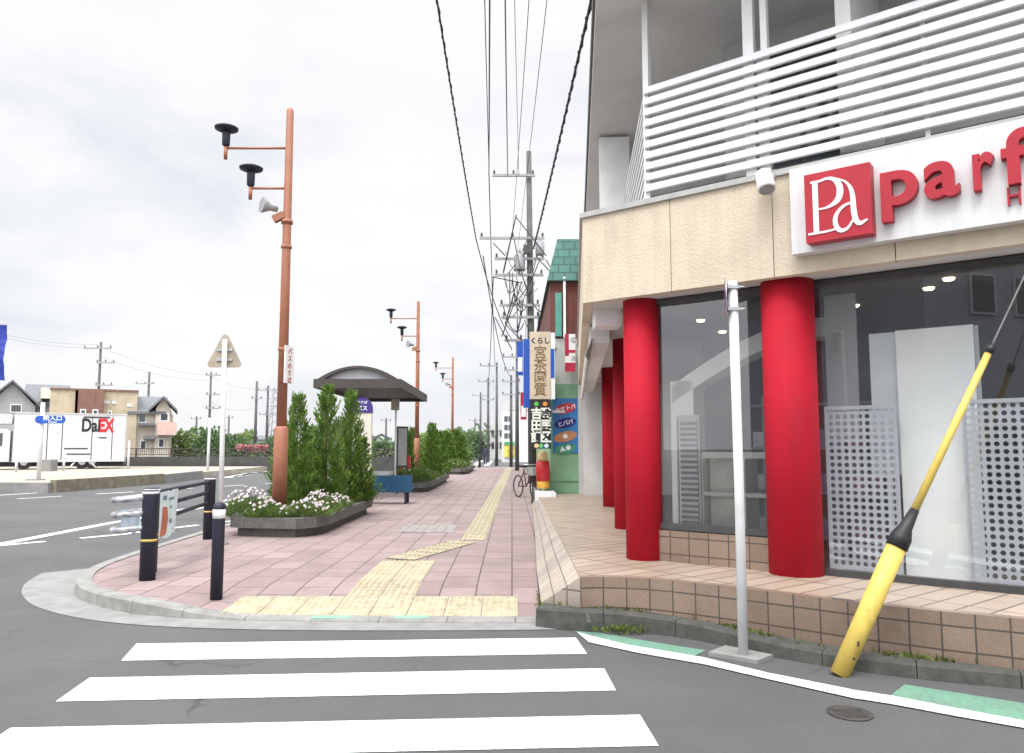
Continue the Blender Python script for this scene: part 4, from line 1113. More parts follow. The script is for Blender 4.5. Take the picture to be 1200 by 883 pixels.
bs = thing('bus_stop_sign', 'cream bus stop pillar with purple domed head beside the planter', 'bus stop sign', (-3.55, 18, .13))
x0, x1 = at(413.5, 500, Y=18).x, at(435, 500, Y=18).x; zt_ = at(424, 484, Y=18).z; zd = at(424, 466, Y=18).z; xm = (x0 + x1) / 2
bm = new(); box(bm, x0, x1, 18, 18.16, .85, zt_); obj('panel', bm, M['cream'], bs, bevel=.01)
bm = new(); box(bm, x0 + .02, x1 - .02, 18.01, 18.15, .12, .85); obj('base', bm, mat('orange_base', (.5, .13, .05), .5, .15, 8, dirt=.3), bs)
bm = new()
vs = [(x0 - .01, zt_)] + [(xm - math.cos(PI * k / 12) * (x1 - x0 + .02) / 2, zt_ + .08 + math.sin(PI * k / 12) * (zd - zt_ - .08)) for k in range(13)] + [(x1 + .01, zt_)]
fa = [bm.verts.new((x, 17.985, z)) for x, z in vs]; fb = [bm.verts.new((x, 18.175, z)) for x, z in vs]; bm.faces.new(fa); bm.faces.new(fb[::-1]); [bm.faces.new((fa[i], fa[(i + 1) % len(vs)], fb[(i + 1) % len(vs)], fb[i])) for i in range(len(vs))]
hd = obj('head', bm, M['purple'], bs)
bm = new(); text_into(bm, 'バス', (xm, 17.984, zt_ + .06), (1, 0, 0), Z3, .13, .003, .015, align='CENTER'); text_into(bm, 'のりば', (xm, 17.984, zt_ + .22), (1, 0, 0), Z3, .08, .003, .01, align='CENTER'); obj('lettering', bm, M['board'], hd)
bm = new()
for k, ch in enumerate('駅南口'): text_into(bm, ch, (xm, 17.998, zt_ - .3 - k * .16), (1, 0, 0), Z3, .12, .003, .01, align='CENTER')
obj('lettering', bm, M['frame'], bs)
# stop pole with timetable box
p = at(463, 552, z=.13); tz = at(463, 481, Y=22).z
o_ = thing('timetable_pole', 'thin white pole with a small grey timetable case beneath the shelter roof', 'bus stop sign', (p.x, 22, .13)); x = at(463.5, 520, Y=22).x
bm = new(); tube(bm, [(x, 22, .12), (x, 22, 2.75)], .028, 10); obj('pole', bm, M['whitepole'], o_)
bm = new(); a_, b_ = at(458.5, 481, Y=22), at(468, 468, Y=22); box(bm, a_.x, b_.x, 21.95, 22.05, a_.z, b_.z); obj('case', bm, M['grey'], o_, bevel=.01)
bm = new(); box(bm, a_.x + .03, b_.x - .03, 21.944, 21.949, a_.z + .04, b_.z - .04); obj('timetable', bm, M['signback'], o_)
# info board
o_ = thing('notice_board', 'dark framed notice board on legs beyond the blue bench', 'notice board', (at(470, 540, Y=24).x, 24, .13))
a_, b_ = at(465, 548, Y=23.5), at(476.5, 500, Y=23.5)
bm = new(); obox(bm, ((a_.x + b_.x) / 2, 23.5, (a_.z + b_.z) / 2), (.8, .6, 0), (-.6, .8, 0), (0, 0, 1), .2, .04, (b_.z - a_.z) / 2); bo_ = obj('frame', bm, M['frame'], o_)
bm = new(); obox(bm, ((a_.x + b_.x) / 2 + .027, 23.5 - .036, (a_.z + b_.z) / 2), (.8, .6, 0), (-.6, .8, 0), (0, 0, 1), .15, .003, (b_.z - a_.z) / 2 - .06); obj('face', bm, M['grey'], bo_)
bm = new(); [tube(bm, [((a_.x + b_.x) / 2 + s_ * .12, 23.5 + s_ * .09, .12), ((a_.x + b_.x) / 2 + s_ * .12, 23.5 + s_ * .09, a_.z + .02)], .025, 8) for s_ in (-1, 1)]; obj('leg', bm, M['frame'], o_)
# red letter-box-like post
p = at(474, 545, Y=26); o_ = thing('post_box', 'red post box half hidden behind the dark notice board', 'post box', (-3.72, 26, .13))
x = at(475, 545, Y=25.2).x
bm = new(); box(bm, x - .16, x + .16, 25.1, 25.4, .75, 1.25); obj('body', bm, mat('post_red', (.5, .03, .02), .4), o_, bevel=.03)
bm = new(); lathe(bm, (x, 25.25, .12), [(.12, 0), (.1, .05), (.07, .1), (.07, .66)], 14); obj('post', bm, mat('post_red', (.5, .03, .02)), o_)
bm = new(); box(bm, x - .1, x + .1, 25.09, 25.098, 1.1, 1.13); obj('slot', bm, M['black'], o_)
# bench
bn = thing('bench', 'blue bench beside the stone planter under the bus shelter', 'bench', (-3.2, 19.2, .13))
a_, b_ = at(436, 573, Y=19.3), at(484, 555, Y=19.3); bx0, bx1 = a_.x - .3, b_.x
bm = new(); box(bm, bx0, bx1, 19.1, 19.14, .42, .84); box(bm, bx0, bx1, 19.14, 19.2, .8, .84); obj('backrest', bm, M['blue'], bn, bevel=.012)
bm = new()
for k in range(4): box(bm, bx0, bx1, 19.22 + k * .1, 19.3 + k * .1, .5, .54)
obj('seat', bm, M['blue'], bn)
for x in (bx0 + .25, bx1 - .16):
    for y in (19.18, 19.55):
        bm = new(); box(bm, x - .03, x + .03, y - .03, y + .03, .12, .5 if y > 19.3 else .78); obj('leg', bm, M['navy'], bn)
# white thin pole and small white box by planter 3
p = at(514, 550, Y=34); o_ = thing('slim_pole', 'slim white pole by the kerb between the two far planters', 'pole', (p.x, 34, .13))
bm = new(); tube(bm, [(p.x, 34, .12), (p.x, 34, at(514, 502, Y=34).z)], .04, 8); obj('pole', bm, M['whitepole'], o_)
bm = new(); box(bm, p.x - .2, p.x + .3, 33.9, 34.2, .12, .62); obj('base_box', bm, M['white'], o_, bevel=.02)

# ------------------------------------------------------------------ traffic island, truck, wall on the far side
isl = [at(x, y, z=0).xy for x, y in ((-140, 579), (60, 577.5))] 
a = at(60, 577.5, z=0).xy; b = at(188, 567, z=0).xy; c = at(233, 561, z=0).xy
poly = [(-40, a.y + 1.2), (a.x - 4, a.y + .3), (a.x, a.y), (b.x, b.y), (c.x, c.y), (c.x - .3, 49.2), (-45, 49.2)]
bm = new(); prism(bm, poly, 0, .3); struct('traffic_island', bm, mat('island_top', (.36, .325, .27), .9, .18, 2, .3, dirt=.35, fine=.15))
bm = new()
def wallstrip(p, q, h, w=.18):
    d = (Vector(q) - Vector(p)).normalized(); n_ = Vector((d.y, -d.x)) * w
    prism(bm, [Vector(p) + n_, Vector(q) + n_, Vector(q) - n_ * .3, Vector(p) - n_ * .3], 0, h)
wallstrip(poly[0], poly[1], .34); wallstrip(poly[1], poly[2], .34); wallstrip(poly[3], poly[4], .38); struct('island_kerb', bm, M['conc'])
bm = new(); wallstrip(poly[2], poly[3], .42); struct('island_kerb', bm, mat('stained_kerb', (.2, .175, .13), .9, .3, 4, .3, dirt=.6, fine=.15))
def strike(parent, bm_, *a): pass

# truck, side on
TY = 43.0
tk = thing('box_truck', 'white box truck parked side-on behind the traffic island', 'truck', (at(84, 550, Y=TY).x, TY, .3))
xa, xb = at(19, 500, Y=TY).x, at(150.5, 500, Y=TY).x; zt_ = at(90, 484.5, Y=TY).z; zb_ = at(90, 541.5, Y=TY).z
M_TR = mat('truck_white', (.6, .6, .61), .4, .05, 1.5, dirt=.2, streak=.3)
bm = new(); box(bm, xa, xb, TY, TY + 2.2, zb_, zt_); bx_ = obj('cargo_box', bm, M_TR, tk, bevel=.03)
bm = new()
for px in (56.5, 73.5, 108.5, 133): 
    x = at(px, 500, Y=TY).x; box(bm, x - .025, x + .025, TY - .008, TY - .001, zb_ + .1, zt_ - .15)
for (p0, p1, y) in ((75, 103, 526), (78, 106, 532.5), (116, 126, 513)):
    box(bm, at(p0, y, Y=TY).x, at(p1, y, Y=TY).x, TY - .012, TY - .001, at(p0, y + .8, Y=TY).z, at(p0, y - .8, Y=TY).z)
box(bm, at(98, 489, Y=TY).x, at(130, 489, Y=TY).x, TY - .012, TY - .001, at(98, 490, Y=TY).z, at(98, 488, Y=TY).z)
obj('door_seams', bm, M['frame'], bx_)
bm = new(); box(bm, xa, xb, TY - .015, TY - .0005, zt_ - .1, zt_ - .03); box(bm, xb - .07, xb + .015, TY - .016, TY + 2.2, zb_, zt_ - .1); obj('edge_trim', bm, M['cap'], bx_)
bm = new(); q = at(95, 505.5, Y=TY); text_into(bm, 'Dai', (q.x, TY - .003, q.z), (1, 0, 0), Z3, 1.02, .01, .03, wid=.78); obj('lettering', bm, M['black'], bx_)
bm = new(); q = at(115.5, 505.5, Y=TY); text_into(bm, 'EX', (q.x, TY - .003, q.z), (1, 0, 0), Z3, 1.0, .01, .05, wid=.72); obj('lettering', bm, mat('logo_red', (.7, .02, .03), .5), bx_)
bm = new(); box(bm, at(-30, 500, Y=TY).x, xb - .1, TY + .5, TY + 1.7, zb_ - .25, zb_ - .003); obj('chassis', bm, M['black'], tk)
for px in (29, 96, 108, -12):
    c = at(px, 546, Y=TY)
    bm = new(); tube(bm, [(c.x, TY + .15, .75), (c.x, TY + .42, .75)], .45, 24); wh = obj('wheel', bm, M['black'], tk)
    bm = new(); tube(bm, [(c.x, TY + .13, .75), (c.x, TY + .16, .75)], .22, 18); obj('rim', bm, M['steel'], wh)
bm = new()
for p0, p1 in ((88, 81), (106, 113)): a_, b_ = at(p0, 541, Y=TY), at(p1, 549, Y=TY); tube(bm, [(a_.x, TY + .1, a_.z), (b_.x, TY + .1, b_.z)], .05, 8)
obj('side_guard', bm, M['white'], tk)
bm = new(); x = at(153, 540, Y=TY).x
cx1 = at(14, 520, Y=TY).x; cz1 = at(10, 506, Y=TY).z; cx0 = cx1 - 2.0
vs = [(cx0 + .1, .75), (cx1, .75), (cx1, cz1), (cx1 - .2, cz1 + .12), (cx0 + .5, cz1 + .12), (cx0 + .25, cz1 - .1), (cx0, 1.7)]
fa = [bm.verts.new((x, TY + .05, z)) for x, z in vs]; fb = [bm.verts.new((x, TY + 2.15, z)) for x, z in vs]; bm.faces.new(fa); bm.faces.new(fb[::-1]); [bm.faces.new((fa[i], fa[(i + 1) % len(vs)], fb[(i + 1) % len(vs)], fb[i])) for i in range(len(vs))]
cb = obj('cab', bm, M_TR, tk, bevel=.04)
bm = new(); wx1 = at(6, 515, Y=TY).x; quadz = at(6, 523, Y=TY).z; box(bm, wx1 - 1.0, wx1, TY + .03, TY + .045, quadz, cz1 - .12); obj('window', bm, M_PANE, cb)
bm = new(); box(bm, at(-30, 500, Y=TY).x, at(16, 500, Y=TY).x, TY + .3, TY + 2.0, zb_ + 1.2 + .9, zt_ - .1); obj('wind_deflector', bm, mat('deflector_grey', (.5, .51, .52), .4), tk, bevel=.05)
th_ = math.atan2(-tk.location.x, TY); tk.rotation_euler.z = th_; tk.scale.x = math.cos(th_)
# grey cabinet and short post in front of the truck
c = at(56, 552, z=.3); bm = new(); x0, x1 = at(49.5, 545, Y=39.4).x, at(62, 545, Y=39.4).x; box(bm, x0, x1, 39.2, 39.8, .3, .9); o = obj('roadside_cabinet', bm, M['conc'], origin=((x0 + x1) / 2, 39.5, .3), bevel=.03); tag(o, 'low grey concrete cabinet standing before the parked box truck', 'cabinet')
for px, lab in ((19, 'short white post at the front wheels of the box truck'), (74.5, 'short white post before the middle of the box truck'), (150, 'tall white post at the rear corner of the box truck')):
    yy = {19: 38.0, 74.5: 40.0, 150: 43.6}[px]; x = at(px, 550, Y=yy).x; bm = new(); hh = 1.6 if px == 150 else .8; tube(bm, [(x, yy, .29), (x, yy, .3 + hh)], .06, 10); lathe(bm, (x, yy, .3 + hh - .16), [(.064, 0), (.064, .08)], 10); o = obj('marker_post', bm, M['whitepole'], origin=(x, yy, .3)); tag(o, lab, 'post', 'white marker posts on the island')
# blue direction sign on island
p = at(45, 563, z=.3); tp = at(50.5, 472, Y=p.y)
o_ = thing('street_sign', 'white pole with an oblong blue sign on the traffic island before the truck', 'road sign', (p.x, p.y, .3))
bm = new(); tube(bm, [(p.x, p.y, .29), (tp.x, tp.y, tp.z)], .075, 12); obj('pole', bm, M['whitepole'], o_)
bm = new(); box(bm, p.x - .35, p.x + .15, p.y - .2, p.y + .2, .3, .34); obj('base', bm, M['conc'], o_)
a_, b_ = at(41, 496.5, Y=p.y - .1), at(77, 487.5, Y=p.y - .1); r_ = (b_.z - a_.z) / 2; zc = (a_.z + b_.z) / 2
vs = [(a_.x + r_ - r_ * math.cos(k), zc + r_ * math.sin(k)) for k in [-PI / 2 + PI * i / 10 for i in range(11)]]
vs = [(a_.x + r_ + r_ * math.cos(PI / 2 + PI * i / 10), zc + r_ * math.sin(PI / 2 + PI * i / 10)) for i in range(11)] + [(b_.x - r_ + r_ * math.cos(-PI / 2 + PI * i / 10), zc + r_ * math.sin(-PI / 2 + PI * i / 10)) for i in range(11)]
bm = new(); fa = [bm.verts.new((x, p.y - .12, z)) for x, z in vs]; fb = [bm.verts.new((x, p.y - .09, z)) for x, z in vs]; bm.faces.new(fa); bm.faces.new(fb[::-1]); [bm.faces.new((fa[i], fa[(i + 1) % 22], fb[(i + 1) % 22], fb[i])) for i in range(22)]
pl = obj('sign_plate', bm, M['signblue'], o_)
bm = new(); text_into(bm, '駅入口', ((a_.x + b_.x) / 2 + .1, p.y - .121, zc - .02), (1, 0, 0), Z3, .19, .003, .02, align='CENTER', wid=1.3); text_into(bm, 'Station', ((a_.x + b_.x) / 2 + .1, p.y - .121, zc - .12), (1, 0, 0), Z3, .1, .003, .01, align='CENTER', wid=1.2); obj('lettering', bm, M['board'], pl)
bm = new(); lathe(bm, (p.x + .02, p.y, zc - .05), [(.09, 0), (.09, .1)], 12); obj('clamp', bm, M['steel'], o_)
# blue banner flag
o_ = thing('banner_flag', 'tall dark blue banner flag on a pole by the road edge', 'flag', (at(-14, 600, Y=22).x, 22, 0))
x = at(-14, 450, Y=22).x; xr = at(4, 450, Y=22).x; zt_ = at(0, 381, Y=22).z; zb_ = at(0, 446, Y=22).z
bm = new(); tube(bm, [(x, 22, 0), (x, 22, zt_ + .15)], .025, 8); tube(bm, [(x, 22, zt_ + .05), (xr, 22, zt_ + .05)], .012, 6); obj('pole', bm, M['whitepole'], o_)
bm = new()
for k in range(8): za, zb2_ = zt_ + (zb_ - zt_) * k / 8, zt_ + (zb_ - zt_) * (k + 1) / 8; quad(bm, [(x, 22, za), (xr - .02 * (k % 2), 22 + .05 * math.sin(k), za), (xr - .02 * ((k + 1) % 2), 22 + .05 * math.sin(k + 1), zb2_), (x, 22, zb2_)])
o = obj('cloth', bm, mat('flag_blue', (.02, .04, .3), .7, .15, 4), o_); o.modifiers.new('thickness', 'SOLIDIFY').thickness = .004
# retaining wall with railing across the road
WY = 49.5
wa, wb = at(150, 550, Y=WY).x, at(475, 550, Y=WY).x
zw = at(300, 535.5, Y=WY).z
bm = new(); box(bm, wa - 2, wb, WY, WY + .3, -.02, zw); o = obj('retaining_wall', bm, tilemat('stone_wall', (.15, .15, .15), (.11, .11, .11), (.07, .07, .07), 1.2, .4, .5, .02, .9, dirt=.5), origin=((wa + wb) / 2, WY, 0)); tag(o, 'long low dark grey wall across the road behind the truck', 'wall')
fx = thing('wall_fence', 'brown metal railing along the top of the dark wall', 'fence', ((wa + wb) / 2, WY + .15, zw))
zr = at(300, 526.5, Y=WY).z
bm = new(); [box(bm, wa - 2, wb, WY + .12, WY + .18, z, z + .05) for z in (zr, zw + .1)]; obj('rail', bm, M['shelter'], fx)
bm = new(); x = wa - 2
while x < wb: box(bm, x, x + .02, WY + .14, WY + .16, zw + .15, zr); x += .14
obj('bars', bm, M['shelter'], fx)
x = wa - 2
while x < wb:
    bm = new(); box(bm, x - .04, x + .04, WY + .1, WY + .2, zw - .001, zr + .06); obj('post', bm, M['shelter'], fx); x += 2.4
bm = new(); 
for _ in range(420):
    px_ = R.uniform(278, 314); p = at(px_, R.uniform(522.5, 528), Y=WY + 1.2); leaf(bm, p, rv(), rv(), .2, .12)
o = obj('azalea_bush', bm, L_PINK, origin=(at(298, 530, Y=WY + 1.2).x, WY + 1.2, 0)); tag(o, 'pink flowering azalea bush behind the wall railing', 'bush')

# ------------------------------------------------------------------ houses across the road
M_RT = mat('roof_tile_grey', (.14, .145, .16), .7, .15, 4, .3); M_BEI = tilemat('beige_siding', (.72, .63, .46), (.68, .59, .42), (.5, .42, .3), 3, .35, 0, .02, .8); M_BRN = tilemat('brown_siding', (.24, .125, .1), (.22, .115, .09), (.13, .07, .06), 3, .3, 0, .02, .8)
def wbox(parent, px0, px1, py0, py1, Y, name='window', m=None):
    a_, b_ = at(px0, py1, Y=Y), at(px1, py0, Y=Y)
    bm = new(); box(bm, a_.x, b_.x, Y - .06, Y - .001, a_.z, b_.z); w = obj(name, bm, M['white'], parent)
    bm = new(); box(bm, a_.x + .08, b_.x - .08, Y - .075, Y - .063, a_.z + .08, b_.z - .08); obj('pane', bm, m or M_PANE, w)
def gable(parent, x0, x1, y0, y1, z0, z1, over=.4, along='x', m=None):
    bm = new()
    if along == 'x':
        ym = (y0 + y1) / 2; A = [(x0 - over, y0 - over, z0), (x1 + over, y0 - over, z0), (x1 + over, ym, z1), (x0 - over, ym, z1)]; B = [(x0 - over, y1 + over, z0), (x1 + over, y1 + over, z0), (x1 + over, ym, z1), (x0 - over, ym, z1)]
    else:
        xm_ = (x0 + x1) / 2; A = [(x0 - over, y0 - over, z0), (x0 - over, y1 + over, z0), (xm_, y1 + over, z1), (xm_, y0 - over, z1)]; B = [(x1 + over, y0 - over, z0), (x1 + over, y1 + over, z0), (xm_, y1 + over, z1), (xm_, y0 - over, z1)]
    for q in (A, B):
        vs = [bm.verts.new(p_) for p_ in q]; vl = [bm.verts.new((p_[0], p_[1], p_[2] - .18)) for p_ in q]; bm.faces.new(vs); bm.faces.new(vl[::-1]); [bm.faces.new((vs[i], vs[(i + 1) % 4], vl[(i + 1) % 4], vl[i])) for i in range(4)]
    return obj('roof', bm, m or M_RT, parent)
def gwall(parent, x0, x1, y0, y1, z0, zr_, along, m):
    bm = new()
    if along == 'y':
        xm_ = (x0 + x1) / 2; vs = [(x0, 0), (x1, 0), (x1, z0), (xm_, zr_), (x0, z0)]
        fa = [bm.verts.new((x, y0, z)) for x, z in vs]; fb = [bm.verts.new((x, y1, z)) for x, z in vs]
    else:
        ym = (y0 + y1) / 2; vs = [(y0, 0), (y1, 0), (y1, z0), (ym, zr_), (y0, z0)]
        fa = [bm.verts.new((x0, y, z)) for y, z in vs]; fb = [bm.verts.new((x1, y, z)) for y, z in vs]
    bm.faces.new(fa); bm.faces.new(fb[::-1]); [bm.faces.new((fa[i], fa[(i + 1) % 5], fb[(i + 1) % 5], fb[i])) for i in range(5)]
    return obj('wall', bm, m, parent)
# grey roofed house
Y = 60; x0, x1 = at(-15, 500, Y=Y).x, at(66, 500, Y=Y).x
h1 = thing('house', 'grey house with a steep grey tiled roof behind the truck', 'house', ((x0 + x1) / 2, Y, 0))
zr_ = at(12, 446, Y=Y).z; ze = at(12, 476, Y=Y).z
gwall(h1, x0, at(40, 500, Y=Y).x, Y, Y + 8, ze, zr_ - .2, 'y', mat('grey_siding', (.36, .36, .38), .8, .1, 3)); gable(h1, x0, at(40, 500, Y=Y).x, Y, Y + 8, ze, zr_, .5, 'y')
bm = new(); box(bm, at(30, 500, Y=Y).x, x1, Y + 1.5, Y + 8, 0, ze + .4); obj('wall', bm, MATS['grey_siding'], h1); gable(h1, at(30, 500, Y=Y).x, x1 + .6, Y + 1.5, Y + 8, ze + .4, at(60, 449, Y=Y + 3).z, .4, 'x')
bm = new(); a_, b_ = at(47, 466, Y=Y), at(60, 453, Y=Y); box(bm, a_.x, b_.x, Y + .5, Y + 3, a_.z, b_.z); obj('dormer', bm, M['cream'], h1)
wbox(h1, 12, 26, 474, 484, Y); wbox(h1, 45, 58, 474, 484, Y + 1.5)
# beige and brown block
Y = 54; h2 = thing('apartment_block', 'flat roofed beige block with a brown centre bay behind the truck', 'building', (at(110, 500, Y=Y).x, Y, 0))
def blk(px0, px1, pyt, y0, y1, m, parent, name='wall'):
    bm = new(); box(bm, at(px0, 500, Y=y0).x, at(px1, 500, Y=y0).x, y0, y1, 0, at(px0, pyt, Y=y0).z); return obj(name, bm, m, parent)
blk(59, 87, 458, Y, Y + 8, M_BEI, h2); blk(86, 116, 456.5, Y - .5, Y + 8, M_BRN, h2); blk(115, 160, 457.5, Y, Y + 8, M_BEI, h2)
bm = new(); box(bm, at(58, 500, Y=Y).x, at(161, 500, Y=Y).x, Y - .1, Y + 8.1, at(60, 458, Y=Y).z, at(60, 456.2, Y=Y).z); obj('parapet', bm, M_BRN, h2)
wbox(h2, 118, 128, 470, 473, Y); wbox(h2, 131, 136, 470, 473, Y); wbox(h2, 149, 155, 473, 476, Y); wbox(h2, 90, 97, 480, 486, Y - .5); wbox(h2, 104, 111, 480, 486, Y - .5); wbox(h2, 126, 131, 481, 486, Y)
# white house with pink balcony
Y = 56; h3 = thing('house', 'pale house with a hipped grey roof and pink balcony beyond the wall', 'house', (at(180, 500, Y=Y).x, Y, 0))
M_CRM = mat('cream_render', (.62, .56, .47), .8, .08, 2)
blk(158, 201, 485, Y, Y + 7, M_CRM, h3); gable(h3, at(158, 500, Y=Y).x, at(186, 500, Y=Y).x, Y, Y + 7, at(170, 483, Y=Y).z, at(170, 465, Y=Y + 3).z, .5, 'x')
gwall(h3, at(182, 500, Y=Y).x, at(199, 500, Y=Y).x, Y - .4, Y + 5, at(190, 479, Y=Y).z, at(190, 466, Y=Y).z, 'y', M_CRM); gable(h3, at(182, 500, Y=Y).x, at(199, 500, Y=Y).x, Y - .4, Y + 5, at(190, 480, Y=Y).z, at(190, 464.5, Y=Y).z, .5, 'y')
a_, b_ = at(177, 510, Y=Y - 1), at(200, 495, Y=Y - 1); bm = new(); box(bm, a_.x, b_.x, Y - 1.2, Y - .401, a_.z, b_.z); obj('balcony', bm, mat('pink_render', (.62, .42, .37), .8), h3)
a_, b_ = at(157, 499, Y=Y - .8), at(176, 496, Y=Y - .8); bm = new(); box(bm, a_.x, b_.x, Y - .9, Y - .001, a_.z, b_.z); obj('porch_roof', bm, M_RT, h3)
a_, b_ = at(162, 515, Y=Y - .8), at(176, 511, Y=Y - .8); bm = new(); box(bm, a_.x, b_.x, Y - .9, Y - .001, a_.z, b_.z); obj('porch_roof', bm, M_RT, h3)
wbox(h3, 162, 172, 484, 496, Y); wbox(h3, 184, 195, 484, 494, Y - .4); wbox(h3, 164, 172, 516, 528, Y); wbox(h3, 182, 190, 514, 525, Y - .4)
def face(t, k=1.):
    x, y = t.location.x, t.location.y; th = math.atan2(-x, y) * k; t.rotation_euler.z = th; t.scale.x = math.cos(th)
for h_ in (h1, h2, h3): face(h_, .93)
# far roofs
M_FW = mat('far_wall', (.5, .49, .47), .8, .1, 1)
for k, (px0, px1, pyt, Y, lab) in enumerate(((204, 232, 505, 95, 'distant grey roofed house beyond the trees'), (268, 300, 508, 90, 'distant low house with a grey roof behind the trees'), (300, 322, 510, 110, 'distant small house behind the azalea bush'), (438, 456, 508, 80, 'distant grey house seen beneath the shelter roof'), (455, 500, 517, 120, 'distant low house beyond the second planter'), (-60, 3, 470, 70, 'grey house behind the truck cab'))):
    x0, x1 = at(px0, 500, Y=Y).x, at(px1, 500, Y=Y).x; zt_ = at(px0, pyt, Y=Y).z
    t = thing('house', lab, 'house', ((x0 + x1) / 2, Y, 0), 'distant houses')
    bm = new(); box(bm, x0, x1, Y, Y + 6, 0, zt_ * .72 + .3); obj('wall', bm, M_FW, t); gable(t, x0, x1, Y, Y + 6, zt_ * .72 + .3, zt_, .3, 'x' if k % 2 == 0 else 'y')
    bm = new(); w_ = (x1 - x0); box(bm, x0 + w_ * .2, x0 + w_ * .4, Y - .05, Y - .001, zt_ * .4, zt_ * .62); box(bm, x0 + w_ * .6, x0 + w_ * .8, Y - .05, Y - .001, zt_ * .4, zt_ * .62); obj('window', bm, M_PANE, t); face(t)

# ------------------------------------------------------------------ trees
def tree(x, y, hh, rr, label, m=L_TREE, n=2200, name='tree', lsz=.3, trunk_h=.35, z0=0):
    t = thing(name, label, 'tree', (x, y, z0), 'trees beyond the road')
    bm = new(); th = hh * trunk_h
    tube(bm, [(x, y, z0 - .05), (x + .05, y, z0 + th), (x, y + .05, z0 + hh * .7)], [.07 * rr, .05 * rr, .02], 8)
    lob = []
    for k in range(11):
        a = R.uniform(0, 6.3); e = R.uniform(-.2, 1); q = Vector((math.cos(a) * rr * .62 * R.uniform(.3, 1), math.sin(a) * rr * .62 * R.uniform(.3, 1), hh * (trunk_h + .12) + (hh * (.86 - trunk_h - .12)) * max(0, e))); lob.append((q, rr * R.uniform(.3, .52)))
        tube(bm, [(x, y, z0 + th * .9), (x + q.x * .6, y + q.y * .6, z0 + q.z * .85), (x + q.x, y + q.y, z0 + q.z)], [.03 * rr, .02 * rr, .008], 5)
    obj('trunk', bm, M['bark'], t)
    bm = new()
    for i in range(n):
        q, r_ = lob[i % len(lob)]; v = rv(); p = q + v * r_ * (1 - .5 * R.random() ** 2) * Vector((1, 1, .85)).length / 1.6
        p = Vector((p.x, p.y, max(.15, p.z)))
        leaf(bm, Vector((x, y, z0)) + p, v + rv() * .8, rv(), lsz * R.uniform(.6, 1.4), lsz * .6)
    obj('crown', bm, m, t)
for px, Y, top, w, lab, m_ in ((244, 57, 503, 1.7, 'dark bushy tree rising over the wall railing by the white pole', L_TREE), (222, 60, 511, 1.6, 'low pale tree over the railing beside the pink balcony house', L_PALE),
        (268, 60, 512, 1.8, 'mid green tree over the railing beside the azalea bush', L_TREE), (322, 62, 512, 1.8, 'dark tree behind the azalea bush near the lamp column', L_TREE), (285, 70, 511, 2, 'pale green tree behind the azalea bush', L_PALE),
        (497, 60, 512, 2.2, 'pale leafy tree behind the second planter', L_PALE), (512, 64, 510, 2.0, 'pale round tree between the second and third lamps', L_PALE), (478, 62, 514, 1.8, 'dark tree behind the notice board', L_TREE),
        (546, 95, 508, 3.2, 'dark round tree where the street bends away', L_TREE), (556, 120, 510, 3, 'small dark tree at the far street bend', L_TREE), (528, 85, 512, 2.4, 'dark tree beyond the most distant lamp', L_TREE), (400, 66, 512, 2, 'tree hidden behind the planter conifers', L_TREE), (448, 64, 518, 1.6, 'low dark tree over the wall seen under the shelter', L_TREE)):
    p = at(px, 520, Y=Y); tree(p.x, Y, at(px, top, Y=Y).z, w, lab, m_, 1500, lsz=.32 if Y < 80 else .5, trunk_h=.2)
bm = new()
for i in range(9000):
    px = R.uniform(-700, 620); Y = R.uniform(135, 165); p = at(px, 520, Y=Y); hh = 2.2 + 1.6 * math.sin(px * .05) + 1.1 * math.sin(px * .13 + 1)
    leaf(bm, (p.x, Y, R.random() ** .7 * max(1, hh)), rv(), rv(), 1.1, .8)
stuff('treeline', bm, L_TREE, 'far line of dark trees along the horizon behind the houses', 'trees')

# ------------------------------------------------------------------ neighbouring building and its signs
nb = thing('neighbour_shop', 'narrow shop with green mansard roof, red brick upper wall and green base', 'building', (2.5, 22, 0))
M_GRN = mat('green_wall', (.22, .4, .25), .75, .1, 3, dirt=.3); M_BRK = tilemat('red_brick', (.2, .065, .05), (.16, .05, .04), (.1, .06, .05), .25, .08, .5, .012, .85)
M_GRF = tilemat('green_shingle', (.05, .16, .13), (.035, .12, .1), (.02, .07, .06), .3, .22, .5, .02, .7, rot=0, uv=True)
NY = 18.7; nx0 = at(645, 585, Y=NY).x; nx1 = nx0 + 5
z1 = at(660, 467, Y=NY).z; z2 = at(660, 450, Y=NY).z; z3 = at(660, 397, Y=NY).z; z4 = at(660, 330, Y=NY).z; z5 = at(660, 276, Y=NY).z
bm = new(); box(bm, nx0, nx1, NY, NY + 10, 0, z2); obj('ground_storey', bm, M_GRN, nb)
bm = new(); box(bm, nx0, nx1, NY + .03, NY + 10, z2 + .001, z3); obj('sign_band', bm, mat('band_grey', (.5, .52, .48), .7, .08, 3, dirt=.2), nb)
bm = new(); box(bm, nx0 + .02, nx1, NY + .06, NY + 10, z3 + .001, z4); obj('upper_wall', bm, M_BRK, nb)
bm = new(); uvl = bm.loops.layers.uv.new('UVMap')
xl = at(641, 332, Y=NY).x; xt = at(654, 277, Y=NY).x
bot = [(xl, NY - .1), (nx1, NY - .1), (nx1, NY + 10.2), (xl, NY + 10.2)]; tp_ = [(xt, NY + .35), (nx1 - .4, NY + .35), (nx1 - .4, NY + 9.8), (xt, NY + 9.8)]
for i in range(4):
    j = (i + 1) % 4; f = quad(bm, [(*bot[i], z4), (*bot[j], z4), (*tp_[j], z5), (*tp_[i], z5)]); Lb = (Vector(bot[j]) - Vector(bot[i])).length
    for lp, uv in zip(f.loops, ((0, 0), (Lb, 0), (Lb - .3, z5 - z4), (.3, z5 - z4))): lp[uvl].uv = uv
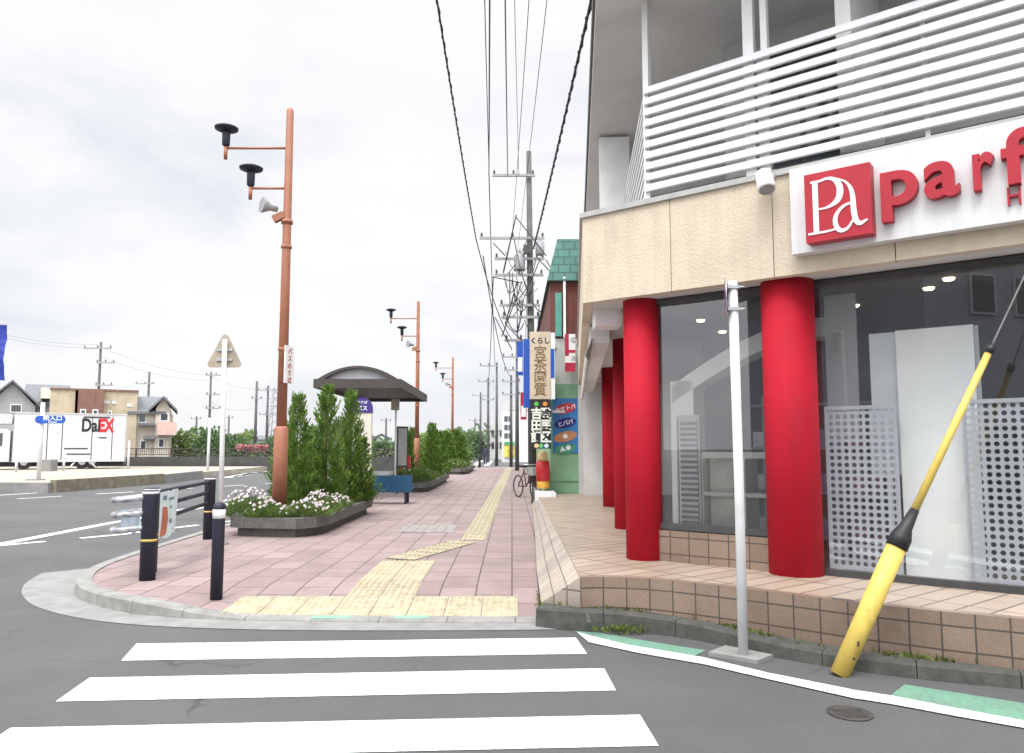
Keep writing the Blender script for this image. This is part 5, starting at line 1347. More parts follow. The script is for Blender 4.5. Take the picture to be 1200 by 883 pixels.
quad(bm, [(*p_, z5) for p_ in tp_]); quad(bm, [(*p_, z4) for p_ in bot][::-1]); obj('roof', bm, M_GRF, nb)
bm = new(); box(bm, nx0 + .14, nx0 + .3, NY - .05, NY + .05, z3 + .05, z4 - .3); obj('window', bm, mat('green_pane', (.1, .3, .25), .3), nb)
bm = new(); box(bm, nx0 + .34, nx0 + .4, NY - .08, NY + .05, z3, z4 + .1); obj('downpipe', bm, M['white'], nb)
bm = new(); box(bm, nx0 - .14, nx0 - .001, NY - .12, NY + 3, .1, .95); obj('base_block', bm, M_GRN, nb)
bm = new(); box(bm, nx0, nx0 + .75, NY - .03, NY - .001, .72, .76); obj('ledge', bm, M_GRN, nb)
bm = new(); x0 = at(678, 500, Y=NY - .2).x; x1 = at(708, 500, Y=NY - .2).x; box(bm, x0, x1, NY - .2, NY - .02, .2, at(690, 450, Y=NY - .6).z); o = obj('end_wall', bm, M['upper'], origin=((x0 + x1) / 2, NY - .5, .2)); tag(o, 'pale grey wall end between the green shop base and red columns', 'wall')
# step of the neighbour
a_, b_ = at(628, 581, Y=17.6), at(646, 574, Y=17.6); bm = new(); box(bm, a_.x, b_.x + .1, 17.4, 18.55, .1, .5); o = obj('doorstep', bm, M['white'], origin=((a_.x + b_.x) / 2, 20, .1), bevel=.02); tag(o, 'white doorstep at the corner of the green shop base', 'step')
# poster
ps = thing('poster', 'blue poster of four coloured ovals on the green wall', 'poster', (at(663, 530, Y=NY).x, NY, at(663, 530, Y=NY).z))
a_, b_ = at(648, 531, Y=NY - .02), at(677, 467, Y=NY - .02); bm = new(); box(bm, a_.x, b_.x, NY - .03, NY - .001, a_.z, b_.z); bp_ = obj('panel', bm, mat('poster_blue', (.03, .17, .42), .5, .25, 3), ps)
for k, (py, col, wd, txt) in enumerate(((479, (.5, .03, .06), .27, 'ホサトパ'), (496, (.01, .015, .18), .28, 'とパパ'), (512, (.5, .22, .1), .29, '●'), (526, (.05, .26, .16), .27, '▲●'))):
    c = at(662.5, py, Y=NY - .032); bm = new(); ang = .22; ca, sa = math.cos(ang), math.sin(ang)
    def EL(u, v, y): return (c.x + u * ca - v * sa, y, c.z + u * sa + v * ca)
    ol = [EL(wd * math.cos(q) * (1 if k % 2 == 0 else .97), .125 * math.sin(q), NY - .034) for q in [2 * PI * i / 24 for i in range(24)]]
    bm.faces.new([bm.verts.new(q) for q in ol]); el = obj('oval', bm, mat('oval_%d' % k, col, .5, .15, 9), bp_)
    bm = new(); text_into(bm, txt, EL(0, -.045, NY - .035), (ca, 0, sa), (-sa, 0, ca), .13 if k < 2 else .15, .002, .02, align='CENTER'); obj('lettering', bm, M['board'], el)
# red and white hanging sign
hs_ = thing('hanging_sign', 'narrow red and white sign on the grey band of the green-roofed shop', 'sign', (at(668, 436, Y=NY - .3).x, NY - .3, at(668, 436, Y=NY).z))
a_, b_ = at(662, 436, Y=NY - .3), at(674, 392, Y=NY - .3); bm = new(); box(bm, a_.x, b_.x, NY - .33, NY - .27, a_.z, b_.z); pn = obj('panel', bm, M['white'], hs_)
bm = new(); zz = b_.z - a_.z
for f0, f1, g0_, g1_ in ((0, .38, .42, 1), (.38, 1, .5, .58), (0, 1, 0, .24)): bm = new(); box(bm, a_.x + (b_.x - a_.x) * f0, a_.x + (b_.x - a_.x) * f1, NY - .335, NY - .331, a_.z + zz * g0_, a_.z + zz * g1_); obj('print', bm, mat('print_red', (.42, .01, .05), .5), pn)
bm = new(); box(bm, a_.x + .1, a_.x + .16, NY - .27, NY + .03, b_.z - .2, b_.z - .14); obj('bracket', bm, M['grey'], hs_)
bm = new(); text_into(bm, '店', (a_.x + .15, NY - .337, a_.z + zz * .3), (1, 0, 0), Z3, .13, .002, .01); text_into(bm, '@', (a_.x + .13, NY - .337, a_.z + zz * .8), (1, 0, 0), Z3, .15, .002, .01); obj('lettering', bm, M['grey'], pn)
# tall tan sign on blue backing
SY = 17.9
v = thing('vertical_sign', 'tall tan vertical sign with dark writing on a blue backing', 'sign', (at(632, 467, Y=SY).x, SY, at(632, 467, Y=SY).z))
a_, b_ = at(621, 468, Y=SY), at(645, 389, Y=SY); bm = new(); box(bm, a_.x, b_.x, SY, SY + .22, a_.z, b_.z); pn = obj('panel', bm, mat('sign_tan', (.55, .46, .35), .6, .1, 5, dirt=.15), v)
bm = new(); a2, b2 = at(645.5, 468, Y=SY + .05), at(650, 389, Y=SY + .05); box(bm, a2.x, b2.x, SY + .02, SY + .2, a_.z, b_.z - .02); obj('side_panel', bm, M['board'], v)
bm = new(); a3, b3 = at(644.5, 443, Y=SY), at(649.5, 409, Y=SY); box(bm, a3.x, b3.x, SY + .008, SY + .018, a3.z, b3.z); obj('blue_stripe', bm, M['signblue'], v)
bm = new(); a4, b4 = at(613.5, 478, Y=SY + .3), at(622, 398, Y=SY + .3); prism(bm, [(a4.x, SY + .24), (b4.x + .4, SY + .24), (b4.x + .4, SY + .4), (a4.x, SY + .4)], a4.z, b4.z); obj('backing', bm, M['signblue'], v)
bm = new(); xm = (a_.x + b_.x) / 2; hz = b_.z - a_.z
text_into(bm, 'くらし', (xm, SY - .001, b_.z - hz * .17), (1, 0, 0), Z3, .16, .003, .03, align='CENTER'); obj('lettering', bm, M['black'], pn)
bm = new()
for k, ch in enumerate('宮茶園質'): text_into(bm, ch, (xm, SY - .001, b_.z - hz * (.38 + k * .185)), (1, 0, 0), Z3, .32, .004, .012, align='CENTER')
obj('lettering', bm, mat('sign_ochre', (.2, .13, .06), .6), pn)
bm = new(); tube(bm, [(b4.x, SY + .32, a_.z + .3), (1.1, SY + .85, a_.z + .3)], .03, 8); tube(bm, [(b4.x, SY + .32, b_.z - .3), (1.1, SY + .85, b_.z - .3)], .03, 8); obj('bracket', bm, M['grey'], v)
# black sign
v = thing('light_box_sign', 'black light box sign with bold white writing beneath the tan sign', 'sign', (at(634, 526, Y=SY).x, SY, at(634, 526, Y=SY).z))
a_, b_ = at(621.5, 526, Y=SY - .1), at(645.5, 469, Y=SY - .1); bm = new(); box(bm, a_.x, b_.x, SY - .1, SY + .15, a_.z, b_.z); pn = obj('box', bm, M['black'], v)
bm = new()
hz = b_.z - a_.z; w_ = b_.x - a_.x
for cx_, chs in ((.3, '吉田訂'), (.74, '登医区')):
    for k, ch in enumerate(chs): text_into(bm, ch, (a_.x + w_ * cx_, SY - .101, b_.z - hz * (.37 + k * .24)), (1, 0, 0), Z3, .28, .004, .035, align='CENTER', wid=.95)
obj('lettering', bm, mat('sign_letter_white', (.75, .8, .72), .5), pn)
for k, (fx_, fz, col) in enumerate(((.3, .92, (.1, .45, .1)), (.72, .92, (.7, .28, .05)), (.3, .06, (.75, .55, .3)), (.52, .06, (.1, .5, .15)), (.78, .06, (.5, .65, .7)))):
    bm = new(); c = Vector((a_.x + w_ * fx_, SY - .102, a_.z + hz * fz)); bm.faces.new([bm.verts.new((c.x + .055 * math.cos(q), c.y, c.z + .05 * math.sin(q))) for q in [2 * PI * i / 14 for i in range(14)]]); obj('dot', bm, mat('dot_%d' % k, col, .5), pn)
bm = new(); box(bm, b_.x, b_.x + .35, SY, SY + .08, b_.z - .3, b_.z - .24); obj('bracket', bm, M['grey'], v)
# red display with yellow ends
v = thing('display_stand', 'red and yellow display stand below the black sign by the doorstep', 'stand', (at(635, 572, Y=SY + .3).x, SY + .3, .5))
a_, b_ = at(628, 573, Y=SY + .4), at(645, 528, Y=SY + .4)
sz = b_.z - a_.z; xm = (a_.x + b_.x) / 2
bm = new(); lathe(bm, (xm, SY + .5, a_.z), [(.12, 0), (.15, .06 * sz), (.15, .2 * sz)], 16); obj('base', bm, mat('stand_yellow', (.65, .35, .04), .5), v)
bm = new(); lathe(bm, (xm, SY + .5, a_.z), [(.16, .2 * sz), (.17, .5 * sz), (.15, .72 * sz)], 16); obj('body', bm, mat('stand_red', (.5, .015, .02), .45), v)
bm = new(); lathe(bm, (xm, SY + .5, a_.z), [(.12, .721 * sz), (.14, .8 * sz), (.1, .95 * sz), (.03, sz)], 16); obj('top', bm, mat('stand_cream', (.65, .5, .25), .5), v)
# bicycle parked at the shop corner
bk = thing('bicycle', 'dark bicycle with basket leaning by the signs at the shop corner', 'bicycle', (.45, 21.5, .13))
bx0_, by0 = .42, 20.9
def wheel(y):
    bm = new(); n_ = 26
    pts = [(bx0_, y + .3 * math.cos(2 * PI * k / n_), .44 + .3 * math.sin(2 * PI * k / n_)) for k in range(n_ + 1)]; tube(bm, pts, .02, 6, cap=False); w = obj('wheel', bm, M['black'], bk)
    bm = new(); [tube(bm, [(bx0_, y, .44), (bx0_, y + .29 * math.cos(k * PI / 5), .44 + .29 * math.sin(k * PI / 5))], .004, 3) for k in range(10)]; obj('spokes', bm, M['steel'], w)
wheel(by0); wheel(by0 + 1.05)
bm = new()
for a_, b_ in (((0, 0, .44), (0, .2, 1.0)), ((0, .15, .85), (0, .55, .45)), ((0, .55, .45), (0, .7, .95)), ((0, .15, .8), (0, .68, .8)), ((0, .55, .45), (0, 1.05, .44)), ((0, .69, .85), (0, 1.05, .44))): tube(bm, [(bx0_ + a_[0], by0 + a_[1], a_[2]), (bx0_ + b_[0], by0 + b_[1], b_[2])], .017, 8)
obj('frame', bm, mat('bike_red', (.12, .02, .025), .4), bk)
bm = new(); tube(bm, [(bx0_ - .25, by0 + .32, 1.05), (bx0_ - .2, by0 + .2, 1.06), (bx0_ + .2, by0 + .2, 1.06), (bx0_ + .25, by0 + .32, 1.05)], .014, 8); obj('handlebar', bm, M['steel'], bk)
bm = new(); obox(bm, (bx0_, by0 + .72, 1.0), (1, 0, 0), (0, 1, 0), (0, 0, 1), .07, .12, .03); obj('saddle', bm, M['black'], bk, bevel=.02)
bm = new(); box(bm, bx0_ - .17, bx0_ + .17, by0 - .2, by0 + .08, .78, 1.0); obj('basket', bm, M['grey'], bk); bk.rotation_euler.z = .45; bk.location.x -= .05

# more street front further along
def shopblock(x0, y0, y1, hh, label, m, roofm):
    t = thing('row_building', label, 'building', (x0 + 3, (y0 + y1) / 2, 0), 'buildings further along the street')
    bm = new(); box(bm, x0, x0 + 6, y0, y1, 0, hh); obj('wall', bm, m, t)
    bm = new(); box(bm, x0 - .2, x0 + 6.1, y0 - .1, y1 + .1, hh + .001, hh + .25); obj('roof', bm, roofm, t)
    y = y0 + .8
    while y + 1.2 < y1:
        for z in (1.0, 3.8):
            if z + 1.2 < hh: bm = new(); box(bm, x0 - .04, x0 - .001, y, y + 1.2, z, z + 1.3); obj('window', bm, M_PANE, t)
        y += 2
shopblock(1.1, 31.2, 39, 5.6, 'grey shop behind the vertical signs along the pavement', M['upper'], M_RT); shopblock(1.3, 39.5, 51, 6, 'brown building beyond the grey shop along the pavement', M_FW, M_RT)
# distant signs
for k, (px0, px1, py0, py1, Y, m_, lab) in enumerate(((606, 613, 398, 440, 33, M['signblue'], 'blue banner sign hanging off a shop beyond the tan sign'), (610, 617, 460, 492, 30, M_RED2, 'red and white pennant sign beside the black light box'))):
    t = thing('banner_sign', lab, 'sign', (at(px0, py1, Y=Y).x, Y, at(px0, py1, Y=Y).z)); a_, b_ = at(px0, py1, Y=Y), at(px1, py0, Y=Y)
    bm = new(); box(bm, a_.x, b_.x, Y, Y + .1, a_.z, b_.z); obj('panel', bm, m_, t)
    bm = new(); hz = b_.z - a_.z; [box(bm, a_.x + .03, b_.x - .03, Y - .006, Y - .001, a_.z + hz * .1, a_.z + hz * (.5))]; obj('print', bm, M['board'], t)
    bm = new(); box(bm, b_.x, 1.2, Y + .03, Y + .08, b_.z - .3, b_.z - .25); obj('bracket', bm, M['grey'], t)
# white building at the bend
Y = 78; t = thing('row_building', 'white building with a tall window where the street bends', 'building', (at(598, 530, Y=Y).x, Y + 4, 0), 'buildings further along the street')
a_, b_ = at(588, 530, Y=Y), at(625, 482, Y=Y); bm = new(); box(bm, a_.x, b_.x, Y, Y + 8, 0, b_.z); obj('wall', bm, mat('far_white', (.6, .62, .64), .7, .06, 1), t)
bm = new(); [box(bm, at(q, 500, Y=Y).x, at(q + 4, 500, Y=Y).x, Y - .05, Y - .001, at(q, r_ + 6, Y=Y).z, at(q, r_, Y=Y).z) for q in (591, 596) for r_ in (488, 498, 508)]; obj('window', bm, M_PANE, t)
bm = new(); a_, b_ = at(591, 536, Y=Y - .2), at(603, 518, Y=Y - .2); box(bm, a_.x, b_.x, Y - .2, Y - .06, max(0, a_.z), b_.z); fr_ = obj('shopfront', bm, mat('front_yellow', (.6, .45, .08), .5, .5, 2), t)
bm = new(); box(bm, a_.x, b_.x, Y - .25, Y - .201, b_.z - .35, b_.z); obj('sign_band', bm, mat('front_green', (.06, .3, .12), .5), t)
for k, (px0, px1, pyt, Y, lab) in enumerate(((574, 590, 497, 95, 'pale block past the far bend between the poles'), (560, 576, 505, 130, 'low pale block at the end of the street'), (590, 640, 470, 110, 'tall pale block behind the white building at the bend'))):
    t = thing('row_building', lab, 'building', (at(px0, 520, Y=Y).x, Y + 3, 0), 'buildings further along the street'); a_, b_ = at(px0, 520, Y=Y), at(px1, pyt, Y=Y)
    bm = new(); box(bm, a_.x, b_.x, Y, Y + 7, 0, b_.z); obj('wall', bm, M_FW, t)
    bm = new(); w_ = b_.x - a_.x; [box(bm, a_.x + w_ * q, a_.x + w_ * (q + .2), Y - .05, Y - .001, b_.z * r_, b_.z * (r_ + .18)) for q in (.12, .42, .72) for r_ in (.3, .65)]; obj('window', bm, M_PANE, t)
# small bollards at the far end
for k, px in enumerate((549, 562)):
    p = at(px, 549, Y=53); bm = new(); lathe(bm, (p.x, 53, .12), [(.09, 0), (.09, .85), (.05, .9)], 12); o = obj('bollard', bm, M['navy'], origin=(p.x, 53, .13)); tag(o, ('dark far bollard nearer the planters at the end of the pavement', 'dark far bollard nearer the yellow path at the end of the pavement')[k], 'bollard', 'bollards at the far pavement end')
# person walking far off
def person(x, y, hh, label):
    t = thing('person', label, 'person', (x, y, 0))
    bm = new(); vs = {}
    s = hh / 1.7
    J = [((0, 0, .9), .15), ((0, 0, 1.15), .14), ((0, 0, 1.38), .16), ((0, 0, 1.47), .06), ((0, -.01, 1.58), .1), ((0, 0, 1.68), .07), ((.2, 0, 1.36), .06), ((.26, .02, 1.1), .05), ((.24, -.1, .85), .045), ((-.2, 0, 1.36), .06), ((-.26, .02, 1.1), .05), ((-.24, .1, .86), .045), ((.1, 0, .85), .1), ((.1, -.12, .48), .065), ((.1, -.1, .08), .05), ((-.1, 0, .85), .1), ((-.1, .1, .48), .065), ((-.1, .25, .12), .05), ((.1, -.22, .04), .04), ((-.1, .16, .05), .04)]
    E_ = [(0, 1), (1, 2), (2, 3), (3, 4), (4, 5), (2, 6), (6, 7), (7, 8), (2, 9), (9, 10), (10, 11), (0, 12), (12, 13), (13, 14), (0, 15), (15, 16), (16, 17), (14, 18), (17, 19)]
    me = bpy.data.meshes.new('body'); me.from_pydata([Vector(j[0]) * s for j in J], E_, []); o = bpy.data.objects.new('body', me); COL.objects.link(o); o.parent = t
    o.modifiers.new('skin', 'SKIN')
    for i, j in enumerate(J): me.skin_vertices[0].data[i].radius = (j[1] * s, j[1] * s)
    me.skin_vertices[0].data[0].use_root = True
    ss_ = o.modifiers.new('sub', 'SUBSURF'); ss_.levels = 1; ss_.render_levels = 1
    me.materials.append(mat('dark_clothes', (.03, .035, .06), .8))
    bm = new(); lathe(bm, (x, y, 1.56 * s), [(.03, -.06), (.108, -.02), (.112, .06), (.08, .13), (.02, .155)], 12); obj('hair', bm, M['black'], t)
p = at(569, 537, Y=66); person(p.x, 66, 1.7, 'distant person in dark clothes walking where the street bends')
# ------------------------------------------------------------------ utility poles and wires
def pole(x, y, hh, r, label, arms, extra=None, lean=0, group='utility poles'):
    t = thing('utility_pole', label, 'utility pole', (x, y, 0), group)
    bm = new(); tube(bm, [(x, y, 0), (x + lean, y, hh)], [r, r * .6], 12); obj('shaft', bm, M['polec'], t)
    for (z, xa_, xb_) in arms:
        bm = new(); box(bm, x + xa_, x + xb_, y - r - .08, y - r, z - .05, z + .05); cr = obj('crossarm', bm, M['grey'], t)
        k = 3
        for i in range(k):
            bm = new(); xx = x + xa_ + .08 + (xb_ - xa_ - .16) * i / (k - 1); lathe(bm, (xx, y - r - .04, z + .05), [(.025, 0), (.05, .03), (.03, .07), (.05, .1), (.03, .17)], 8); obj('insulator', bm, M['frame'], cr)
    return t
PX, PY = at(624, 540, Y=30).x, 30.0
def zz(py, Y=30.): return at(600, py, Y=Y).z
mp_ = pole(PX, PY, zz(178), .17, 'main utility pole crowded with crossarms, transformers and cables behind the shop signs', [(zz(208), -1.6, .12), (zz(281), -2.1, .5), (zz(305), -1.5, .5), (zz(324), -1.5, .45), (zz(359), -1.3, .3), (zz(373), -1.2, .3), (zz(400), -1.1, .2)], lean=-.12)
bm = new(); lathe(bm, (PX - .5, PY - .1, zz(318)), [(.2, 0), (.22, .05), (.22, .6), (.16, .68)], 16); lathe(bm, (PX - .5, PY - .1, zz(318)), [(.05, .7), (.03, .9)], 8); obj('transformer', bm, M['grey'], mp_)
bm = new(); lathe(bm, (PX + .32, PY - .1, zz(300)), [(.16, 0), (.18, .05), (.18, .5), (.1, .58)], 16); obj('transformer', bm, M['grey'], mp_)
bm = new(); box(bm, PX - .35, PX - .1, PY - .4, PY - .18, zz(300), zz(290)); obj('junction_box', bm, M['frame'], mp_)
for k in range(22):
    bm = new(); r_ = random.Random(k)
    a_ = Vector((PX + r_.uniform(-1.5, .4), PY - .2 + r_.uniform(-.3, .2), zz(r_.uniform(280, 400)))); b_ = Vector((PX + r_.uniform(-1.0, .4), PY - .2 + r_.uniform(-.3, .2), zz(r_.uniform(270, 410)))); sag = r_.uniform(.2, .8)
    tube(bm, [a_.lerp(b_, i / 8) - Vector((0, 0, sag * 4 * (i / 8) * (1 - i / 8))) for i in range(9)], r_.choice((.012, .016, .022)), 5); obj('jumper_cable', bm, M['wire'], mp_)
bm = new()
for a_, b_ in (((605, 252), (590, 320)), ((605, 255), (640, 300)), ((590, 318), (605, 252)), ((578, 325), (612, 332)), ((592, 300), (578, 285)), ((606, 330), (592, 380)), ((592, 380), (612, 400)), ((588, 395), (612, 330)), ((580, 372), (600, 410))):
    tube(bm, [at(*a_, Y=29.6), at(*b_, Y=29.6)], .022, 6); obj('brace', bm, M['wire'], mp_); bm = new()
bm.free()
# poles further on
for (px, Y, top, lab, arms) in ((606, 46, 400, 'grey utility pole just beyond the main pole', ((1.0, -.9, .3), (1.8, -.8, .3))), (582, 62, 425, 'tall plain utility pole beyond the far bollards', ((.3, -1.4, .1),)), (572, 75, 443, 'slim utility pole left of the tall plain one over the person', ((.4, -1, .6), (2.2, -.6, .6))), (563, 90, 460, 'distant utility pole nearest the dark round tree', ((.4, -1, 1),)), (556.5, 115, 490, 'faintest utility pole at the end of the street', ((.4, -1, 1),)),
        (599, 58, 440, 'slim grey pole against the white building at the bend', ((.5, -.7, .7), (1.5, -.7, .7))),
        (112, 57, 401, 'utility pole rising behind the beige and brown block', ((.5, -1.2, .9), (1.6, -.2, 1.2), (3.3, -.2, 1.1))), (171, 75, 436, 'thin pole with an aerial above the hipped roof house', ((1.2, -1.2, .6),)), (244, 66, 436, 'utility pole rising behind the thin white pole', ((.3, -.4, 1.4), (2, -.3, 1.2), (3.2, -.3, 1))), (229, 90, 488, 'short distant pole over the pale tree', ((.3, -.6, .6),)), (298.5, 70, 447, 'dark utility pole above the azalea bush', ((1.6, -.4, .6),)), (312, 78, 452, 'twin armed utility pole beside the lattice tower', ((.5, -1, .8), (3, -.8, .6))), (267, 95, 487, 'small far pole between the triangle sign and azalea bush', ((.3, -.6, .6),)), (452, 85, 490, 'far pole seen beneath the shelter roof', ((.3, -.6, .6),))):
    p = at(px, 530, Y=Y); tz = at(px, top, Y=Y).z
    pole(p.x, Y, tz, .13 if Y < 70 else .16, lab, [(tz - a_[0], a_[1], a_[2]) for a_ in arms])
# lattice tower
Y = 130; p = at(322, 520, Y=Y); tz = at(322, 455, Y=Y).z
t = thing('pylon', 'pale lattice power pylon on the horizon', 'pylon', (p.x, Y, 0)); bm = new(); w0, w1 = 1.2, .4
for s_ in (-1, 1):
    for q in (-1, 1): tube(bm, [(p.x + s_ * w0, Y + q * w0, 0), (p.x + s_ * w1, Y + q * w1, tz)], .07, 4)
for k in range(9):
    f0, f1 = k / 9, (k + 1) / 9; wa_, wb_ = w0 + (w1 - w0) * f0, w0 + (w1 - w0) * f1
    for q in (-1, 1): tube(bm, [(p.x - wa_ * q, Y - wa_, tz * f0), (p.x + wb_ * q, Y - wb_, tz * f1)], .05, 4)
for z in (.97, .85, .73): tube(bm, [(p.x - 1.6, Y, tz * z), (p.x + 1.6, Y, tz * z)], .06, 4)
obj('lattice', bm, M['grey'], t)
# wires: start at the pole arms and run over the camera to a pole behind it
def wire(label, a, b, sag, r, group='overhead wires', twist=0, n=28, name='overhead_wire', m=None):
    a, b = Vector(a), Vector(b); bm = new()
    pts = []
    for i in range(n + 1):
        u = i / n; pts.append(a.lerp(b, u) - Vector((0, 0, sag * 4 * u * (1 - u))))
    tube(bm, pts, r, 5)
    if twist:
        m_ = int((b - a).length / .12); h_ = []
        for i in range(m_ + 1):
            u = i / m_; c = a.lerp(b, u) - Vector((0, 0, sag * 4 * u * (1 - u))); h_.append(c + Vector((math.cos(i * 1.3), 0, math.sin(i * 1.3))) * r * 1.15)
        tube(bm, h_, r * .6, 4)
    o = obj(name, bm, m or M['wire'], origin=a); tag(o, label, 'cable', group)
def tow(px0, py0, px1, py1=0, sag=.5, Y0=29.8, YB=-8.):
    """a wire from the pole arm through the point where it leaves the top of the picture, on to the pole behind"""
    a = at(px0, py0, Y=Y0); d = ray(px1, py1)
    # wire stays near its height: meet the ray at the sagged height
    k = (a.z - sag - H) / d.z; q = Vector((d.x * k, d.y * k, a.z)); u = (q - a) / (q.y - a.y); b = a + Vector((u.x, 1, 0)) * (YB - a.y); return a, b
for (p0, p1, sag, r, tw, lab) in (((558, 281), (512, 0), .5, .02, 1, 'thick black cable leaving the longest crossarm alone'),
        ((573, 205), (574, 0), .5, .022, 0, 'heavy wire from the outer tip of the top crossarm'), ((595, 205), (592, 0), .5, .018, 0, 'wire from the middle of the top crossarm'),
        ((608, 205), (603, 0), .5, .009, 0, 'fine wire beside the middle one on the top crossarm'), ((576, 305), (568, 0), .4, .009, 0, 'fine wire from the second crossarm tip'), ((600, 281), (620, 0), .4, .008, 0, 'faint wire crossing from the long crossarm'), ((605, 305), (641, 0), .4, .007, 0, 'faintest wire leading towards the shop roof'),
        ((625, 292), (693, 0), .4, .027, 1, 'thick twisted cable passing the shop eave')):
    a, b = tow(*p0, *p1, sag=sag); wire(lab, a, b, sag, r, twist=tw)
for k, (a, b, sag, lab) in enumerate((((573, 205, 29.8), (580, 427, 62), .6, 'wire from the top crossarm on to the tall plain pole'), ((558, 281, 29.8), (606, 402, 46), .9, 'slack cable from the long crossarm to the next pole'), ((566, 300, 29.8), (600, 442, 58), 1.2, 'slack cable dropping to the slim grey pole'), ((578, 324, 29.8), (572, 446, 75), 1.2, 'cable to the slim pole over the person'), ((606, 330, 29.8), (606, 405, 46), .5, 'short cable from the transformers to the next pole'))):
    wire(lab, at(a[0], a[1], Y=a[2]), at(b[0], b[1], Y=b[2]), sag, .022, 'overhead wires', n=14)
for k, (a, b, lab) in enumerate((((640, 305, 29.6), (676, 352, 21.5), 'service cable dropping onto the red brick wall'), ((628, 300, 29.6), (678, 345, 21.5), 'service cable crossing to the green mansard roof'))):
    wire(lab, at(a[0], a[1], Y=a[2]), at(b[0], b[1], Y=b[2]), .1, .025, 'service cables', n=8)
for k, (a, b, lab) in enumerate((((-80, 368, 45), (112, 404, 57), 'wire from out of frame to the pole behind the brown block'), ((-80, 372, 45), (112, 408, 57), 'lower wire to the pole behind the brown block'), ((112, 404, 57), (244, 439, 66), 'wire between the brown block pole and the white pole'), ((112, 415, 57), (244, 446, 66), 'lower wire between the brown block pole and the white pole'), ((244, 439, 66), (312, 455, 78), 'wire running on towards the twin armed pole'), ((112, 455, 57), (171, 442, 75), 'low wire to the aerial pole'), ((244, 470, 66), (298, 478, 70), 'low wire over the trees to the dark pole'))):
    wire(lab, at(a[0], a[1], Y=a[2]), at(b[0], b[1], Y=b[2]), .5, .009, 'wires over the houses', n=12, m=M['palewire'])
# pole behind the camera that carries the wires
pole(-.2, -8.3, 13.2, .17, 'utility pole on the near side of the crossing carrying the same wires', [(12.0, -1.2, .8), (9.6, -1.5, 2.9)])

# house across the junction, mirrored in the shop glass
hb = thing('house', 'grey house across the junction mirrored in the shop glass', 'house', (-13, -9, 0))
bm = new(); box(bm, -18, -9, -14, -5.5, 0, 7.4); obj('wall', bm, mat('mirror_wall', (.46, .47, .5), .8, .1, 1), hb); gable(hb, -18, -9, -14, -5.5, 7.4, 9.4, .5, 'x')
for y in (-8.0, -9.6, -12):
    bm = new(); box(bm, -8.999, -8.94, y, y + .9, 5.4, 6.6); w = obj('window', bm, M['white'], hb); bm = new(); box(bm, -8.937, -8.93, y + .06, y + .84, 5.46, 6.54); obj('pane', bm, M_PANE, w)
bm = new(); box(bm, -8.999, -8.94, -8.5, -7.4, .1, 2.2); obj('door', bm, M['shelter'], hb)
bm = new(); box(bm, 2, 12, -16, -9, 0, 7); hb2 = thing('house', 'dark tall house behind the crossing mirrored in the shop glass', 'house', (7, -12, 0)); obj('wall', bm, MATS['mirror_wall'], hb2); gable(hb2, 2, 12, -16, -9, 7, 9, .4, 'x')
bm = new(); [box(bm, x, x + 1, -8.999, -8.95, z, z + 1.2) for x in (3, 6, 9) for z in (1, 4.2)]; obj('window', bm, M_PANE, hb2)

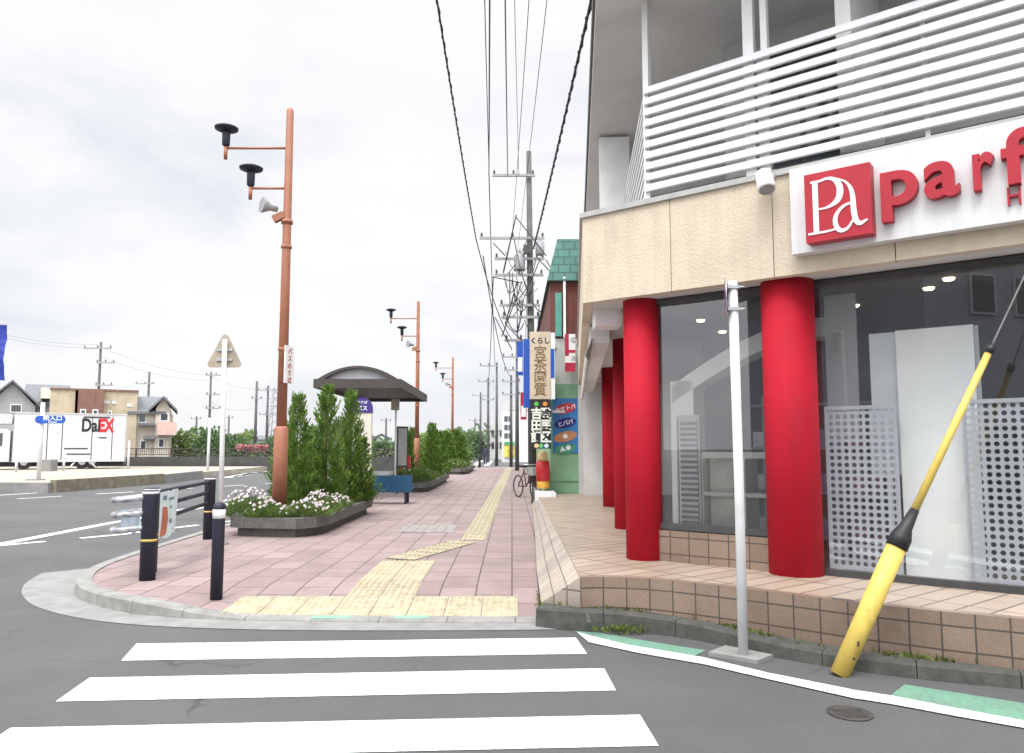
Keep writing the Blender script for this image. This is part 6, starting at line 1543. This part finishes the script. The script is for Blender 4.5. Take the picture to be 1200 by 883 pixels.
# ------------------------------------------------------------------ sky, sun
SUN_EL, SUN_AZ = rad(58), rad(205)   # azimuth measured clockwise from +Y
w = bpy.data.worlds.new('World'); S.world = w; w.use_nodes = True; nt = w.node_tree; nt.nodes.clear()
out = N(nt, 'ShaderNodeOutputWorld'); bg = N(nt, 'ShaderNodeBackground'); nt.links.new(bg.outputs[0], out.inputs[0]); bg.inputs['Strength'].default_value = .1
sky = N(nt, 'ShaderNodeTexSky', sky_type='NISHITA'); sky.sun_disc = False; sky.sun_elevation = SUN_EL; sky.sun_rotation = SUN_AZ; sky.dust_density = 2
tc = N(nt, 'ShaderNodeTexCoord'); mp = N(nt, 'ShaderNodeMapping'); nt.links.new(tc.outputs['Generated'], mp.inputs[0]); mp.inputs['Scale'].default_value = (1, 1, 2.6)
f1 = noise(nt, 2.2, 5, .52, mp.outputs[0], .25)
cl = ramp(nt, f1, [(.32, (8.1, 8.35, 9.0)), (.42, (9.3, 9.45, 9.85)), (.5, (10.3, 10.35, 10.45)), (.62, (10.7, 10.7, 10.7))])
sx = N(nt, 'ShaderNodeSeparateXYZ'); nt.links.new(tc.outputs['Generated'], sx.inputs[0])
mr = N(nt, 'ShaderNodeMapRange', interpolation_type='SMOOTHSTEP'); nt.links.new(sx.outputs['Z'], mr.inputs[0]); mr.inputs[1].default_value = .52; mr.inputs[2].default_value = .85; mr.inputs[3].default_value = 1; mr.inputs[4].default_value = 3.1
mb = N(nt, 'ShaderNodeMapRange', interpolation_type='SMOOTHSTEP'); nt.links.new(sx.outputs['Y'], mb.inputs[0]); mb.inputs[1].default_value = .25; mb.inputs[2].default_value = -.5; mb.inputs[3].default_value = 1; mb.inputs[4].default_value = 2.1
mm = N(nt, 'ShaderNodeMath', operation='MULTIPLY'); nt.links.new(mr.outputs[0], mm.inputs[0]); nt.links.new(mb.outputs[0], mm.inputs[1])
vs_ = N(nt, 'ShaderNodeVectorMath', operation='SCALE'); nt.links.new(cl, vs_.inputs[0]); nt.links.new(mm.outputs[0], vs_.inputs['Scale'])
mix = mixc(nt, sky.outputs[0], vs_.outputs[0], .92); nt.links.new(mix, bg.inputs[0])
sd = bpy.data.lights.new('sun', 'SUN'); sd.energy = 1.5; sd.angle = rad(14); sd.color = (1, .96, .9)
so = bpy.data.objects.new('sun', sd); COL.objects.link(so)
dirv = Vector((math.sin(SUN_AZ) * math.cos(SUN_EL), math.cos(SUN_AZ) * math.cos(SUN_EL), math.sin(SUN_EL)))
so.rotation_euler = dirv.to_track_quat('Z', 'Y').to_euler()
S.view_settings.view_transform = 'Standard'; S.view_settings.look = 'None'; S.view_settings.exposure = 0; S.view_settings.gamma = 1
S.cycles.max_bounces = 8; S.cycles.transparent_max_bounces = 16
